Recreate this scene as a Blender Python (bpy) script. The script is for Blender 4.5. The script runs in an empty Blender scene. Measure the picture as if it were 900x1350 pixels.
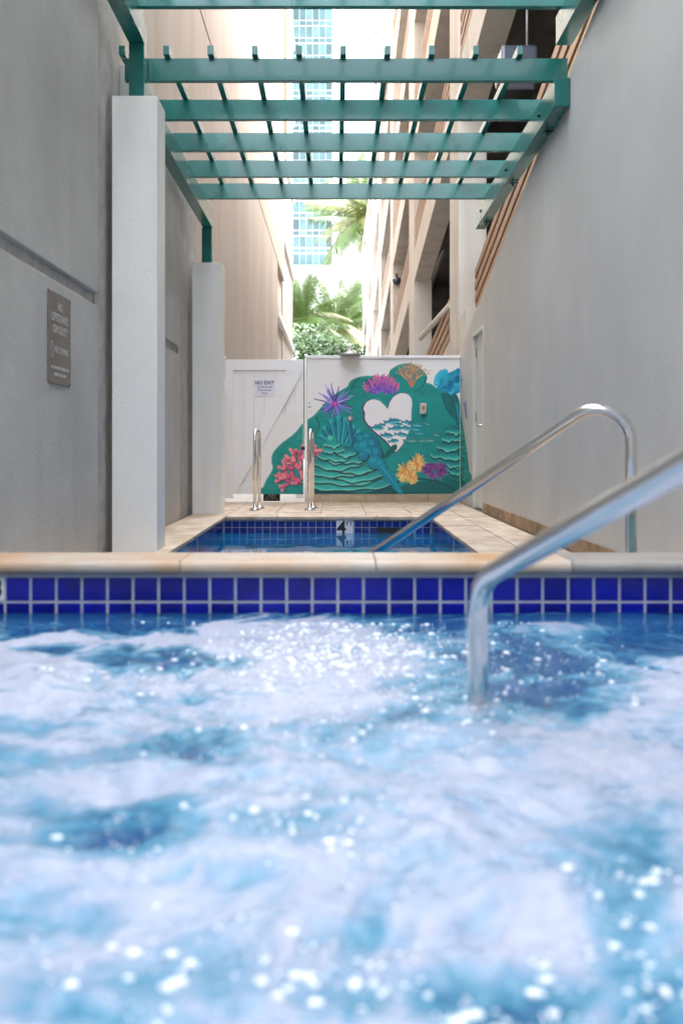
import bpy, bmesh, math, random
import numpy as np
from mathutils import Vector, Matrix, noise, geometry
R = math.radians
random.seed(7); np.random.seed(7)
C = bpy.context.scene.collection
S = bpy.context.scene

# ------------------------------------------------------------------ camera
CH = 0.69                       # eye height above the pool deck
F = 1312.5                      # focal length in photo pixels (35 mm on a 36 mm tall frame)
VX, VY = 442.0, 590.0           # vanishing point of the alley in photo pixels
cam_d = bpy.data.cameras.new('camera'); cam = bpy.data.objects.new('camera', cam_d); C.objects.link(cam)
cam.location = (0, 0, CH); cam.rotation_euler = (R(90), 0, 0)
cam_d.sensor_fit = 'AUTO'; cam_d.sensor_width = 36; cam_d.lens = 35
cam_d.shift_x = (450 - VX) / 1350; cam_d.shift_y = -(675 - VY) / 1350
cam_d.clip_start = 0.05; cam_d.clip_end = 2000
cam_d.dof.use_dof = True; cam_d.dof.focus_distance = 9.5; cam_d.dof.aperture_fstop = 2.9
S.camera = cam

# ------------------------------------------------------------------ sky, sun, exposure
SUN_EL, SUN_AZ = R(60), R(58)          # azimuth clockwise from +Y (the way the camera looks)
w = bpy.data.worlds.new('World'); S.world = w; w.use_nodes = True
nt = w.node_tree; bg = nt.nodes['Background']
sky = nt.nodes.new('ShaderNodeTexSky'); sky.sky_type = 'NISHITA'; sky.sun_disc = False
sky.sun_elevation = SUN_EL; sky.sun_rotation = SUN_AZ; sky.dust_density = 3.0; sky.air_density = 1.0
hz = nt.nodes.new('ShaderNodeHueSaturation'); hz.inputs['Saturation'].default_value = .34     # milky, hazy sky
nt.links.new(sky.outputs[0], hz.inputs['Color']); nt.links.new(hz.outputs[0], bg.inputs[0]); bg.inputs[1].default_value = 0.15
sl = bpy.data.lights.new('sun', 'SUN'); sun = bpy.data.objects.new('sun', sl); C.objects.link(sun)
sl.energy = .85; sl.angle = R(18); sl.color = (1, 0.97, 0.93)
sv = Vector((math.sin(SUN_AZ) * math.cos(SUN_EL), math.cos(SUN_AZ) * math.cos(SUN_EL), math.sin(SUN_EL)))
sun.rotation_euler = sv.to_track_quat('Z', 'Y').to_euler()
sun.location = (0, -5, 30)
S.view_settings.view_transform = 'Standard'; S.view_settings.look = 'None'
S.view_settings.gamma = 1; S.view_settings.use_curve_mapping = False
S.view_settings.exposure = 4.0
S.render.engine = 'CYCLES'
S.cycles.use_denoising = True
S.cycles.max_bounces = 10; S.cycles.diffuse_bounces = 6; S.cycles.glossy_bounces = 5

# ------------------------------------------------------------------ helpers
def lin(c): return tuple((v / 12.92 if v <= .04045 else ((v + .055) / 1.055) ** 2.4) for v in c)
def rgb(r, g, b): return lin((r / 255, g / 255, b / 255))

def mat(name, col, rough=.6, metal=0, var=0.0, vscale=3.0, bump=0.0, bscale=40.0, objvar=0.0, coat=0.0,
        spec=0.5, col2=None, stretch=(1, 1, 1), bdist=.01, rvar=0.0, emis=None, stain=None):
    m = bpy.data.materials.new(name); m.use_nodes = True
    n = m.node_tree.nodes; L = m.node_tree.links; b = n['Principled BSDF']
    b.inputs['Roughness'].default_value = rough; b.inputs['Metallic'].default_value = metal
    b.inputs['Specular IOR Level'].default_value = spec
    if coat: b.inputs['Coat Weight'].default_value = coat; b.inputs['Coat Roughness'].default_value = .05
    b.inputs['Base Color'].default_value = (*col, 1)
    tc = n.new('ShaderNodeTexCoord'); mp = n.new('ShaderNodeMapping'); mp.inputs['Scale'].default_value = stretch
    geo = n.new('ShaderNodeNewGeometry'); L.new(geo.outputs['Position'], mp.inputs['Vector'])
    cur = None
    if var or col2:
        t = n.new('ShaderNodeTexNoise'); t.inputs['Scale'].default_value = vscale; t.inputs['Detail'].default_value = 7
        t.inputs['Roughness'].default_value = .62
        L.new(mp.outputs[0], t.inputs['Vector'])
        r = n.new('ShaderNodeValToRGB'); L.new(t.outputs['Fac'], r.inputs[0])
        r.color_ramp.elements[0].position = .33; r.color_ramp.elements[1].position = .68
        c2 = col2 if col2 else tuple(min(1, v * (1 + var)) for v in col)
        c1 = col if col2 else tuple(v * (1 - var) for v in col)
        r.color_ramp.elements[0].color = (*c1, 1); r.color_ramp.elements[1].color = (*c2, 1)
        cur = r.outputs[0]
        if rvar:
            mr = n.new('ShaderNodeMapRange'); L.new(t.outputs['Fac'], mr.inputs[0])
            mr.inputs[3].default_value = max(0, rough - rvar); mr.inputs[4].default_value = rough + rvar
            L.new(mr.outputs[0], b.inputs['Roughness'])
    if stain:       # vertical weather streaks: (colour, amount)
        mp2 = n.new('ShaderNodeMapping'); mp2.inputs['Scale'].default_value = (1.6, 1.6, .12)
        L.new(geo.outputs['Position'], mp2.inputs['Vector'])
        t2 = n.new('ShaderNodeTexNoise'); t2.inputs['Scale'].default_value = 2.4; t2.inputs['Detail'].default_value = 6
        L.new(mp2.outputs[0], t2.inputs['Vector'])
        r2 = n.new('ShaderNodeMapRange'); L.new(t2.outputs['Fac'], r2.inputs[0])
        r2.inputs[1].default_value = .48; r2.inputs[2].default_value = .75; r2.inputs[4].default_value = stain[1]
        mx = n.new('ShaderNodeMix'); mx.data_type = 'RGBA'; L.new(r2.outputs[0], mx.inputs['Factor'])
        if cur: L.new(cur, mx.inputs['A'])
        else: mx.inputs['A'].default_value = (*col, 1)
        mx.inputs['B'].default_value = (*stain[0], 1); cur = mx.outputs['Result']
    if objvar:
        oi = n.new('ShaderNodeObjectInfo'); hs = n.new('ShaderNodeHueSaturation')
        mr = n.new('ShaderNodeMapRange'); L.new(oi.outputs['Random'], mr.inputs[0])
        mr.inputs[3].default_value = 1 - objvar; mr.inputs[4].default_value = 1 + objvar
        L.new(mr.outputs[0], hs.inputs['Value'])
        if cur: L.new(cur, hs.inputs['Color'])
        else: hs.inputs['Color'].default_value = (*col, 1)
        cur = hs.outputs[0]
    if cur: L.new(cur, b.inputs['Base Color'])
    if bump:
        t = n.new('ShaderNodeTexNoise'); t.inputs['Scale'].default_value = bscale; t.inputs['Detail'].default_value = 6
        L.new(mp.outputs[0], t.inputs['Vector'])
        bp = n.new('ShaderNodeBump'); bp.inputs['Strength'].default_value = bump; bp.inputs['Distance'].default_value = bdist
        L.new(t.outputs['Fac'], bp.inputs['Height']); L.new(bp.outputs[0], b.inputs['Normal'])
    return m

def vcol_mat(name, rough=.6, bump=0, attr='paint'):
    m = bpy.data.materials.new(name); m.use_nodes = True
    n = m.node_tree.nodes; L = m.node_tree.links; b = n['Principled BSDF']
    a = n.new('ShaderNodeAttribute'); a.attribute_name = attr
    L.new(a.outputs['Color'], b.inputs['Base Color']); b.inputs['Roughness'].default_value = rough
    if bump:
        t = n.new('ShaderNodeTexNoise'); t.inputs['Scale'].default_value = 60
        geo = n.new('ShaderNodeNewGeometry'); L.new(geo.outputs['Position'], t.inputs['Vector'])
        bp = n.new('ShaderNodeBump'); bp.inputs['Strength'].default_value = bump; bp.inputs['Distance'].default_value = .004
        L.new(t.outputs['Fac'], bp.inputs['Height']); L.new(bp.outputs[0], b.inputs['Normal'])
    return m

M = {}
M['wall'] = mat('painted_concrete', rgb(186, 184, 179), .66, var=.11, vscale=1.3, bump=.28, bscale=55, stain=(rgb(150, 147, 142), .22))
M['wall_r'] = mat('painted_concrete_pale', rgb(196, 194, 188), .55, var=.075, vscale=.9, bump=.14, bscale=42, stain=(rgb(176, 172, 164), .13))
M['pillar'] = mat('pillar_paint', rgb(238, 236, 230), .6, var=.025, vscale=3, bump=.25, bscale=45, stain=(rgb(196, 192, 184), .4))
M['groove'] = mat('groove_concrete', rgb(172, 169, 164), .85, var=.18, vscale=6, bump=.4, bscale=40)
M['green'] = mat('green_gloss_paint', rgb(22, 106, 97), .26, var=.10, vscale=3.5, spec=.5, coat=.15, bump=.04, bscale=18, rvar=.05)
M['tan'] = mat('tan_concrete', rgb(184, 174, 163), .8, col2=rgb(170, 156, 143), vscale=.7, stretch=(1, 1, .35), bump=.15, bscale=14, stain=(rgb(156, 138, 122), .4))
M['tan_pale'] = mat('pale_tan_concrete', rgb(190, 184, 176), .8, var=.05, vscale=1)
M['joint'] = mat('joint_sealant', rgb(96, 82, 70), .9, var=.1)
M['garage'] = mat('garage_concrete', rgb(200, 193, 182), .75, var=.06, vscale=1.5, bump=.1, bscale=20, stain=(rgb(166, 152, 134), .6))
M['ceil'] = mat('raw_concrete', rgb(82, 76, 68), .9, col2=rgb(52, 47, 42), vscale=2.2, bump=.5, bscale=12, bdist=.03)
M['slat'] = mat('tan_louver', rgb(160, 128, 100), .6, var=.08, vscale=6, objvar=.07)
M['steel'] = mat('stainless_steel', (.70, .68, .66), .13, 1, bump=.02, bscale=160, var=.05, vscale=20, rvar=.05)
M['galv'] = mat('grey_pipe', rgb(150, 148, 146), .45, .3, var=.1, vscale=5)
M['vinyl'] = mat('white_vinyl', rgb(238, 238, 240), .38, var=.012, vscale=4)
M['paver'] = mat('deck_stone', rgb(206, 192, 174), .62, col2=rgb(168, 142, 116), vscale=6.5, bump=.22, bscale=26, objvar=.10, stretch=(1, .55, 1))
M['grout'] = mat('deck_grout', rgb(158, 142, 124), .9, var=.12, vscale=8)
M['coping'] = mat('coping_stone', rgb(188, 179, 166), .45, col2=rgb(180, 136, 90), vscale=3.4, bump=.15, bscale=30, objvar=.05)
M['coping_g'] = mat('coping_stone_grey', rgb(156, 150, 143), .5, col2=rgb(136, 128, 120), vscale=5, bump=.15, bscale=30)
M['slate'] = mat('slate_skirting', rgb(176, 146, 112), .7, col2=rgb(128, 104, 78), vscale=9, bump=.4, bscale=40, objvar=.25)
M['basestone'] = mat('base_stone', rgb(190, 170, 144), .75, col2=rgb(164, 142, 114), vscale=8, bump=.3, bscale=40, objvar=.06, stretch=(.5, 1, 1))
M['tile'] = mat('cobalt_tile', (.0008, .004, .25), .2, var=.3, vscale=14, objvar=.16, spec=.35, bump=.05, bscale=16)
M['tile_p'] = mat('pool_tile', (.003, .014, .22), .08, var=.25, vscale=5, objvar=.2, coat=.4)
M['tgrout'] = mat('tile_grout', rgb(176, 180, 190), .85, var=.08, vscale=20)
M['tgrout_d'] = mat('tile_grout_dull', rgb(60, 80, 120), .85, var=.08, vscale=20)
M['black'] = mat('black_plastic', (.008, .008, .010), .5)
M['ink'] = mat('black_ink', (.012, .012, .02), .5)
M['navy'] = mat('navy_ink', rgb(46, 44, 92), .5)
M['marker'] = mat('white_marker', rgb(228, 230, 232), .25)
M['plaque'] = mat('sign_metal', rgb(122, 112, 104), .42, .25, var=.08, vscale=5)
M['plaque_t'] = mat('sign_lettering', rgb(182, 178, 172), .5)
M['plate'] = mat('white_sign', rgb(224, 224, 238), .35)
M['pool_in'] = mat('pool_plaster', rgb(70, 150, 200), .6, var=.05)
M['spa_in'] = mat('spa_plaster', rgb(130, 190, 215), .6, var=.05)
M['brass'] = mat('dull_brass', rgb(150, 138, 126), .35, .8)
M['door'] = mat('door_paint', rgb(206, 208, 203), .4, var=.03, vscale=2)
M['asphalt'] = mat('ground_concrete', rgb(176, 172, 166), .9, var=.1, vscale=.6, bump=.2)
M['bark'] = mat('palm_trunk', rgb(130, 108, 86), .85, col2=rgb(92, 74, 56), vscale=5, stretch=(1, 1, 6), bump=.4, bscale=10)
M['leaf'] = mat('palm_leaf', (.07, .125, .022), .45, var=.35, vscale=1.2, objvar=.2)
M['leaf_y'] = mat('palm_leaf_yellow', (.13, .14, .03), .5, var=.35, vscale=1.2, objvar=.2)
M['shrub'] = mat('shrub_leaf', (.04, .11, .018), .5, var=.5, vscale=1.5)
M['coconut'] = mat('flower_stalk', rgb(160, 110, 66), .7, var=.2)
M['white_b'] = mat('white_stucco', (.78, .78, .77), .8, var=.02, vscale=.05)
M['glass'] = mat('tower_glass', (.045, .095, .098), .15, .0, var=.3, vscale=.2, spec=.35, objvar=.5)
M['mull'] = mat('tower_frame', (.42, .45, .45), .5)
M['dark'] = mat('dark_opening', (.02, .02, .025), .6)
M['yellow'] = mat('yellow_paint', rgb(222, 176, 60), .5, var=.08)
M['boxgrey'] = mat('box_plastic', rgb(62, 66, 76), .25, spec=.7)
M['red'] = mat('red_paint', rgb(178, 48, 40), .4)

def obj(name, me, m=None, parent=None, loc=None):
    if isinstance(me, bmesh.types.BMesh):
        d = bpy.data.meshes.new(name); me.to_mesh(d); me.free(); me = d
    o = bpy.data.objects.new(name, me); C.objects.link(o)
    if m is not None and not me.materials: me.materials.append(m)
    if parent: o.parent = parent
    if loc: o.location = loc
    return o
def thing(name, label, cat, loc=(0, 0, 0), group=None):
    o = bpy.data.objects.new(name, None); C.objects.link(o); o.empty_display_size = .1
    o.location = loc; return tag(o, label, cat, group)
def tag(o, label, cat=None, group=None):
    o['label'] = label
    if cat: o['category'] = cat
    if group: o['group'] = group
    return o
def struct(o): o['kind'] = 'structure'; return o
def stuff(o): o['kind'] = 'stuff'; return o
def wpart(name, me, m, parent):
    """part given in world coordinates under an Empty or mesh that may stand elsewhere"""
    o = obj(name, me, m, parent)
    o.matrix_parent_inverse = Matrix.Translation(-world_loc(parent)); return o
def world_loc(o):
    v = Vector(o.location); p = o.parent
    if p is not None: v = v + o.matrix_parent_inverse.translation + world_loc(p)
    return v

def box(bm, x0, x1, y0, y1, z0, z1, bev=0):
    vs = [bm.verts.new((x, y, z)) for z in (z0, z1) for y in (y0, y1) for x in (x0, x1)]
    fs = [(0, 2, 3, 1), (4, 5, 7, 6), (0, 1, 5, 4), (2, 6, 7, 3), (0, 4, 6, 2), (1, 3, 7, 5)]
    faces = [bm.faces.new([vs[i] for i in f]) for f in fs]
    if bev:
        es = list({e for f in faces for e in f.edges})
        bmesh.ops.bevel(bm, geom=es, offset=bev, segments=2, affect='EDGES', profile=.6)
    return faces
def bxm(x0, x1, y0, y1, z0, z1, bev=0):
    bm = bmesh.new(); box(bm, x0, x1, y0, y1, z0, z1, bev); return bm
def quadprism(bm, pts, x0, x1):
    """polygon pts (y,z) extruded along x"""
    a = [bm.verts.new((x0, y, z)) for y, z in pts]; b = [bm.verts.new((x1, y, z)) for y, z in pts]
    n = len(pts)
    bm.faces.new(a); bm.faces.new(b[::-1])
    for i in range(n): bm.faces.new((a[i], b[i], b[(i + 1) % n], a[(i + 1) % n]))
    bmesh.ops.recalc_face_normals(bm, faces=bm.faces)
    return bm
def tube(bm, pts, rad, seg=16, caps=True):
    pts = [Vector(p) for p in pts]; n = len(pts)
    rads = rad if isinstance(rad, (list, tuple)) else [rad] * n
    t = (pts[1] - pts[0]).normalized()
    u = t.orthogonal().normalized(); rings = []
    for i, p in enumerate(pts):
        t = ((pts[min(i + 1, n - 1)] - pts[max(i - 1, 0)])).normalized()
        u = (u - t * u.dot(t)).normalized(); v = t.cross(u)
        rings.append([bm.verts.new(p + (u * math.cos(a) + v * math.sin(a)) * rads[i]) for a in [2 * math.pi * k / seg for k in range(seg)]])
    for i in range(n - 1):
        for k in range(seg):
            f = bm.faces.new((rings[i][k], rings[i][(k + 1) % seg], rings[i + 1][(k + 1) % seg], rings[i + 1][k])); f.smooth = True
    if caps: bm.faces.new(rings[0][::-1]); bm.faces.new(rings[-1])
    return bm
def fillet(pts, rads, n=10):
    out = [Vector(pts[0])]
    for i in range(1, len(pts) - 1):
        p = Vector(pts[i]); a = (Vector(pts[i - 1]) - p); b = (Vector(pts[i + 1]) - p)
        ua, ub = a.normalized(), b.normalized(); ang = ua.angle(ub); r = rads[i - 1]
        d = r / math.tan(ang / 2); ce = p + (ua + ub).normalized() * (r / math.sin(ang / 2))
        s, e = p + ua * d - ce, p + ub * d - ce
        q = s.rotation_difference(e); ax, an = q.to_axis_angle()
        for k in range(n + 1): out.append(ce + Matrix.Rotation(an * k / n, 3, ax) @ s)
    out.append(Vector(pts[-1])); return out
def lathe(bm, prof, ce, axis='Z', seg=24):
    rings = []
    for r, h in prof:
        ring = []
        for k in range(seg):
            a = 2 * math.pi * k / seg; x, y = r * math.cos(a), r * math.sin(a)
            p = {'Z': (x, y, h), 'Y': (x, h, y), 'X': (h, x, y)}[axis]
            ring.append(bm.verts.new(Vector(p) + Vector(ce)))
        rings.append(ring)
    for i in range(len(rings) - 1):
        for k in range(seg):
            f = bm.faces.new((rings[i][k], rings[i][(k + 1) % seg], rings[i + 1][(k + 1) % seg], rings[i + 1][k])); f.smooth = True
    bm.faces.new(rings[0][::-1]); bm.faces.new(rings[-1])
    bmesh.ops.recalc_face_normals(bm, faces=bm.faces); return bm
def text_mesh(txt, size, depth=.001, bold=0.0):
    cu = bpy.data.curves.new('lettering', 'FONT'); cu.body = txt; cu.size = size; cu.align_x = 'CENTER'; cu.align_y = 'CENTER'
    cu.extrude = depth; cu.offset = bold; cu.resolution_u = 4
    o = bpy.data.objects.new('tmp', cu); C.objects.link(o)
    bpy.context.view_layer.update()
    me = bpy.data.meshes.new_from_object(o.evaluated_get(bpy.context.evaluated_depsgraph_get()))
    bpy.data.objects.remove(o); bpy.data.curves.remove(cu); me.materials.clear(); return me
def at(px, py, d):              # photo pixel at depth d -> world point
    return Vector(((px - VX) * d / F, d, CH + (VY - py) * d / F))

XL, XR = -1.50, 1.58            # the two side walls of the alley
WD = CH * F / 72                # depth of the mural wall, from the line where it meets the deck
POOL = (-1.12, .96, 3.75, 9.95)
PW = -.165                      # pool water level
SW = .197                       # spa water level
SPA_Y = 2.965                   # tiled far wall of the spa

# ================================================================== SETTING
# ground sheet with an opening for the pool and the spa
bm = bmesh.new()
gx = [-600, -1.6, POOL[0] - .06, POOL[1] + .06, 1.7, 600]; gy = [-300, .3, 3.1, POOL[2] - .06, POOL[3] + .06, 900]
gv = [[bm.verts.new((x, y, -.05)) for x in gx] for y in gy]
for j in range(5):
    for i in range(5):
        if (j == 3 and i == 2) or (j == 1 and i in (1, 2, 3)): continue
        bm.faces.new((gv[j][i], gv[j][i + 1], gv[j + 1][i + 1], gv[j + 1][i]))
struct(obj('ground', bm, M['asphalt']))

# deck: bedding plus separate stone pavers
bm = bmesh.new()
P0, P1, P2, P3 = POOL
for a in ((XL, P0, 3.2, WD + .2), (P1, XR, 3.2, WD + .2), (P0, P1, P3, WD + .2), (P0, P1, 3.2, P2)):
    box(bm, a[0] + .001, a[1] - .001, a[2], a[3], -.046, -.009)
deck = struct(obj('deck', bm, M['grout']))
def paver_mesh(wd, ln):
    return bmesh_to(bxm(-wd / 2 + .004, wd / 2 - .004, -ln / 2 + .004, ln / 2 - .004, -.03, 0, .004), 'paver')
def bmesh_to(bm, name):
    d = bpy.data.meshes.new(name); bm.to_mesh(d); bm.free(); return d
def lay(x0, x1, y0, y1, nx, ny, jog=0):
    wd, ln = (x1 - x0) / nx, (y1 - y0) / ny
    me = paver_mesh(wd, ln); me.materials.append(M['paver'])
    for i in range(nx):
        for j in range(ny):
            o = obj('paver', me, None, deck, (x0 + wd * (i + .5), y0 + ln * (j + .5), random.uniform(-.0015, .0015)))
            o.rotation_euler = (random.uniform(-.003, .003), random.uniform(-.003, .003), 0)
lay(P1 - .025, P1 + .30, P2, P3, 1, 11)          # pool edge stones, right
lay(P1 + .30, XR - .03, P2, WD, 1, 26)           # strip by the right wall
lay(XL + .02, P0 + .025, P2, WD, 1, 24)          # left strip
lay(P0 + .025, P1 - .025, P3 - .025, P3 + .305, 4, 1)
lay(P0 + .025, P1 + .30, P3 + .305, WD, 5, 7)
lay(P1 - .025, P1 + .30, P3, P3 + .305, 1, 1)

# pool basin
def basin(name, x0, x1, y0, y1, zt, zb, m, t=.05):
    bm = bmesh.new()
    box(bm, x0 - t, x0, y0 - t, y1 + t, zb, zt); box(bm, x1, x1 + t, y0 - t, y1 + t, zb, zt)
    box(bm, x0 + .001, x1 - .001, y1, y1 + t, zb, zt); box(bm, x0 + .001, x1 - .001, y0 - t, y0, zb, zt)
    box(bm, x0 - t, x1 + t, y0 - t, y1 + t, zb - .1, zb - .002)
    return bm
pool = thing('swimming_pool', 'narrow blue tiled plunge pool sunk into the stone deck before the mural', 'pool', (0, 6.8, -1.3))
wpart('basin', basin('basin', P0 - .012, P1 + .012, P2 - .012, P3 + .014, -.031, -1.25, None), M['pool_in'], pool)
TP = .0762                      # tile pitch
def tile_mesh(bev=.0025, t=.008, g=.0055):
    h = (TP - g) / 2
    return bmesh_to(bxm(-h, h, -t, 0, -h, h, bev), 'tile')
tm = tile_mesh(g=.0045); tm.materials.append(M['tile_p'])
bm = bxm(P0, P1, P3 + .006, P3 + .0135, -.036 - 4 * TP, -.032)
bed = wpart('grout_bed', bm, M['tgrout'], pool)
ncol = int((P1 - P0) / TP)
mk0 = (454 - VX) * P3 / F
for r in range(4):
    for c in range(ncol):
        x = P0 + TP * (c + .5) + (P1 - P0 - ncol * TP) / 2; z = -.034 - TP * (r + .5)
        if abs(x - mk0) < .09 and r < 3: continue
        if r == 1 and (.42 < x < .77): continue
        wpart('tile', tm, None, pool).location = (x, P3 + .012, z)
# skimmer slot and the depth marker tile
sk = bmesh.new(); box(sk, .40, .785, P3 + .0045, P3 + .0058, -.034 - 2 * TP, -.034 - TP + .001)
wpart('skimmer_slot', sk, M['black'], pool)
mk = wpart('depth_marker', bxm(mk0 - .083, mk0 + .083, P3 - .0005, P3 + .005, -.036 - 2.85 * TP, -.036, .002), M['marker'], pool)
t4 = text_mesh('4', .19, .0006, .004)
o = wpart('numeral', t4, M['ink'], mk); o.location = (mk0 - .03, P3 - .0012, -.12); o.rotation_euler = (R(90), 0, 0)
tf = text_mesh('FT', .065, .0006, .001)
o = wpart('lettering', tf, M['ink'], mk); o.location = (mk0 + .048, P3 - .0012, -.075); o.rotation_euler = (R(90), 0, 0)
# side tiles, too narrow to pick apart at this angle: joined strips
for sx, xx in ((1, P0 - .008), (-1, P1 + .008)):
    bm = bmesh.new(); n = int((P3 - P2) / (TP * 2))
    for r in range(3):
        for c in range(n):
            y0 = P2 + .02 + c * TP * 2; z1 = -.034 - TP * r
            xa, xb = sorted((xx, xx + sx * .007)); box(bm, xa, xb, y0, y0 + TP * 2 - .003, z1 - TP + .003, z1)
    stuff(wpart('side_tiles', bm, M['tile_p'], pool))
    xa, xb = sorted((xx - sx * .003, xx + sx * .004))
    wpart('side_grout', bxm(xa, xb, P2, P3, -.036 - 3 * TP, -.033), M['tgrout_d'], pool)
    yj = 8.06; wpart('expansion_joint', bxm(*sorted((xx, xx + sx * .009)), yj, yj + .05, -.036 - 3 * TP, -.034), M['tgrout'], pool)
# coping edge of the pool (stone front faces are the pavers)

# pool water
def grid_surface(x0, x1, y0, y1, nx, ny, hf):
    xs = np.linspace(x0, x1, nx + 1); ys = np.linspace(y0, y1, ny + 1)
    vs = [(x, y, hf(x, y)) for y in ys for x in xs]
    fs = [(j * (nx + 1) + i, j * (nx + 1) + i + 1, (j + 1) * (nx + 1) + i + 1, (j + 1) * (nx + 1) + i) for j in range(ny) for i in range(nx)]
    me = bpy.data.meshes.new('surface'); me.from_pydata(vs, [], fs)
    me.polygons.foreach_set('use_smooth', [True] * len(fs)); return me
mw = bpy.data.materials.new('pool_water'); mw.use_nodes = True
b = mw.node_tree.nodes['Principled BSDF']; b.inputs['Base Color'].default_value = (.0, .10, .26, 1)
b.inputs['Roughness'].default_value = .015; b.inputs['IOR'].default_value = 1.33
def ph(x, y):
    v = Vector((x * 2.2, y * 1.1, 0)); return PW + .0032 * noise.noise(v) + .0012 * noise.noise(v * 3.3 + Vector((7, 3, 0)))
struct(obj('pool_water', grid_surface(P0 - .006, P1 + .006, P2, P3 + .0055, 70, 200, ph), mw))

# ================================================================== LEFT WALL
GZ0, GZ1 = 1.585, 1.665         # horizontal groove
def left_wall(name, y0, y1, zt, label, zpan=None):
    t = thing(name, label, 'wall', (XL - .15, (y0 + y1) / 2, -.05))
    lo = bmesh.new(); box(lo, XL - .30, XL, y0, y1, -.05, GZ0, .006)
    up = bmesh.new(); box(up, XL - .30, XL, y0, y1, GZ1, zt, .006)
    wpart('lower_panel', lo, M['wall'], t); wpart('upper_panel', up, M['wall'], t)
    wpart('groove', bxm(XL - .28, XL - .035, y0 + .003, y1 - .003, GZ0 - .02, GZ1 + .02), M['groove'], t)
    return t
left_wall('concrete_wall', -3.0, 6.30, 4.6, 'grey painted concrete wall with a horizontal groove, left of the spa')
left_wall('concrete_wall', 7.05, 9.62, 3.40, 'lower grey concrete wall between the two white pillars on the left')
t = thing('wall_pier', 'rough dark recessed strip of wall behind the nearer white pillar', 'wall', (XL - .2, 6.6, -.05))
wpart('strip', bxm(XL - .30, XL - .022, 6.303, 7.047, -.05, 4.5), M['groove'], t)
t = thing('wall_pier', 'dark recessed strip of wall beside the far white pillar', 'wall', (XL - .2, 10, -.05))
wpart('strip', bxm(XL - .30, XL - .022, 9.623, 10.9, -.05, 3.39), M['groove'], t)

rear = thing('light_block_wall', 'unseen pale wall added behind the viewer to hold light off the spa', 'wall', (0, -3.2, -.05))
wpart('wall_panel', bxm(XL - .3, 9.3, -3.4, -3.02, -.05, 4.2), M['wall_r'], rear)  # out of view, added to cut the light from behind the camera
# NO LIFEGUARD sign
sg = thing('warning_sign', 'grey metal no lifeguard on duty sign on the left wall', 'sign', (XL, 5.4, 1.03))
pl = wpart('plate', bxm(XL + .001, XL + .008, 5.19, 5.62, 1.03, 1.52, .002), M['plaque'], sg)
def wall_text(txt, size, y, z, bold=.001):
    o = wpart('lettering', text_mesh(txt, size, .0006, bold), M['plaque_t'], sg)
    o.location = (XL + .0085, y, z); o.rotation_euler = (R(90), 0, R(90))
# text on a wall facing +X: reads from near (left) to far (right)
wall_text('NO', .062, 5.405, 1.447); wall_text('LIFEGUARD', .062, 5.405, 1.385); wall_text('ON DUTY', .062, 5.405, 1.322)
wall_text('NO DIVING', .052, 5.44, 1.212)
bm = bmesh.new()       # small round pictogram
for k in range(20):
    a0, a1 = 2 * math.pi * k / 20, 2 * math.pi * (k + 1) / 20; q = []
    for a, r in ((a0, .032), (a1, .032), (a1, .024), (a0, .024)): q.append(bm.verts.new((XL + .009, 5.25 + r * math.cos(a), 1.212 + 1.5 * r * math.sin(a))))
    bm.faces.new(q)
q = [bm.verts.new((XL + .0092, 5.25 + a, 1.212 + b_)) for a, b_ in ((-.022, .03), (-.016, .034), (.022, -.03), (.016, -.034))]; bm.faces.new(q)
wpart('pictogram', bm, M['plaque_t'], sg)
for zz, wds in ((1.118, (.05, .07, .04, .09, .05)), (1.082, (.08, .06, .07))):      # two lines too small to read
    bm = bmesh.new(); tot = sum(wds) + .012 * (len(wds) - 1); y = 5.405 - tot / 2
    for wd in wds: box(bm, XL + .008, XL + .009, y, y + wd, zz - .008, zz + .008); y += wd + .012
    wpart('small_print', bm, M['plaque_t'], sg)
for yy in (5.205, 5.605):
    for zz in (1.045, 1.505): wpart('screw', lathe(bmesh.new(), [(.007, 0), (.007, .003), (.004, .005)], (XL + .008, yy, zz), 'X', 10), M['brass'], sg)

# ================================================================== PILLARS
def pillar(y0, zt, label):
    t = thing('pillar', label, 'pillar', (-1.33, y0 + .15, 0), 'white pillars carrying the pergola')
    wpart('shaft', bxm(-1.478, -1.178, y0, y0 + .31, -.01, zt, .006), M['pillar'], t)
    wpart('base_plate', bxm(-1.42, -1.22, y0 + .06, y0 + .25, zt, zt + .008), M['green'], t)
pillar(6.59, 3.02, 'tall white rendered pillar nearest the spa, against the left wall')
pillar(10.30, 2.605, 'shorter far white pillar beside the white gate')

# ================================================================== RIGHT WALL with door
DY0, DY1 = 10.62, 11.45         # door opening
def wtop(y): return 2.645 + (9.33 - y) * .22
rw = thing('concrete_wall', 'tall pale grey rendered wall along the right side of the pool', 'wall', (XR + .1, 6, -.05))
bm = bmesh.new(); quadprism(bm, [(-3, -.05), (DY0, -.05), (DY0, wtop(DY0)), (-3, wtop(-3))], XR, XR + .22); wpart('wall_panel', bm, M['wall_r'], rw)
bm = bmesh.new(); quadprism(bm, [(DY0, 2.0), (DY1, 2.0), (DY1, wtop(DY1)), (DY0, wtop(DY0))], XR, XR + .22); wpart('lintel', bm, M['wall_r'], rw)
bm = bmesh.new(); quadprism(bm, [(DY1, -.05), (13.2, -.05), (13.2, wtop(13.2)), (DY1, wtop(DY1))], XR, XR + .22); wpart('wall_end', bm, M['wall_r'], rw)
dr = thing('door', 'pale grey painted metal door in the right wall near the mural', 'door', (XR + .08, 11, 0))
wpart('leaf', bxm(XR + .035, XR + .08, DY0 + .045, DY1 - .045, .01, 1.955, .003), M['door'], dr)
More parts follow.
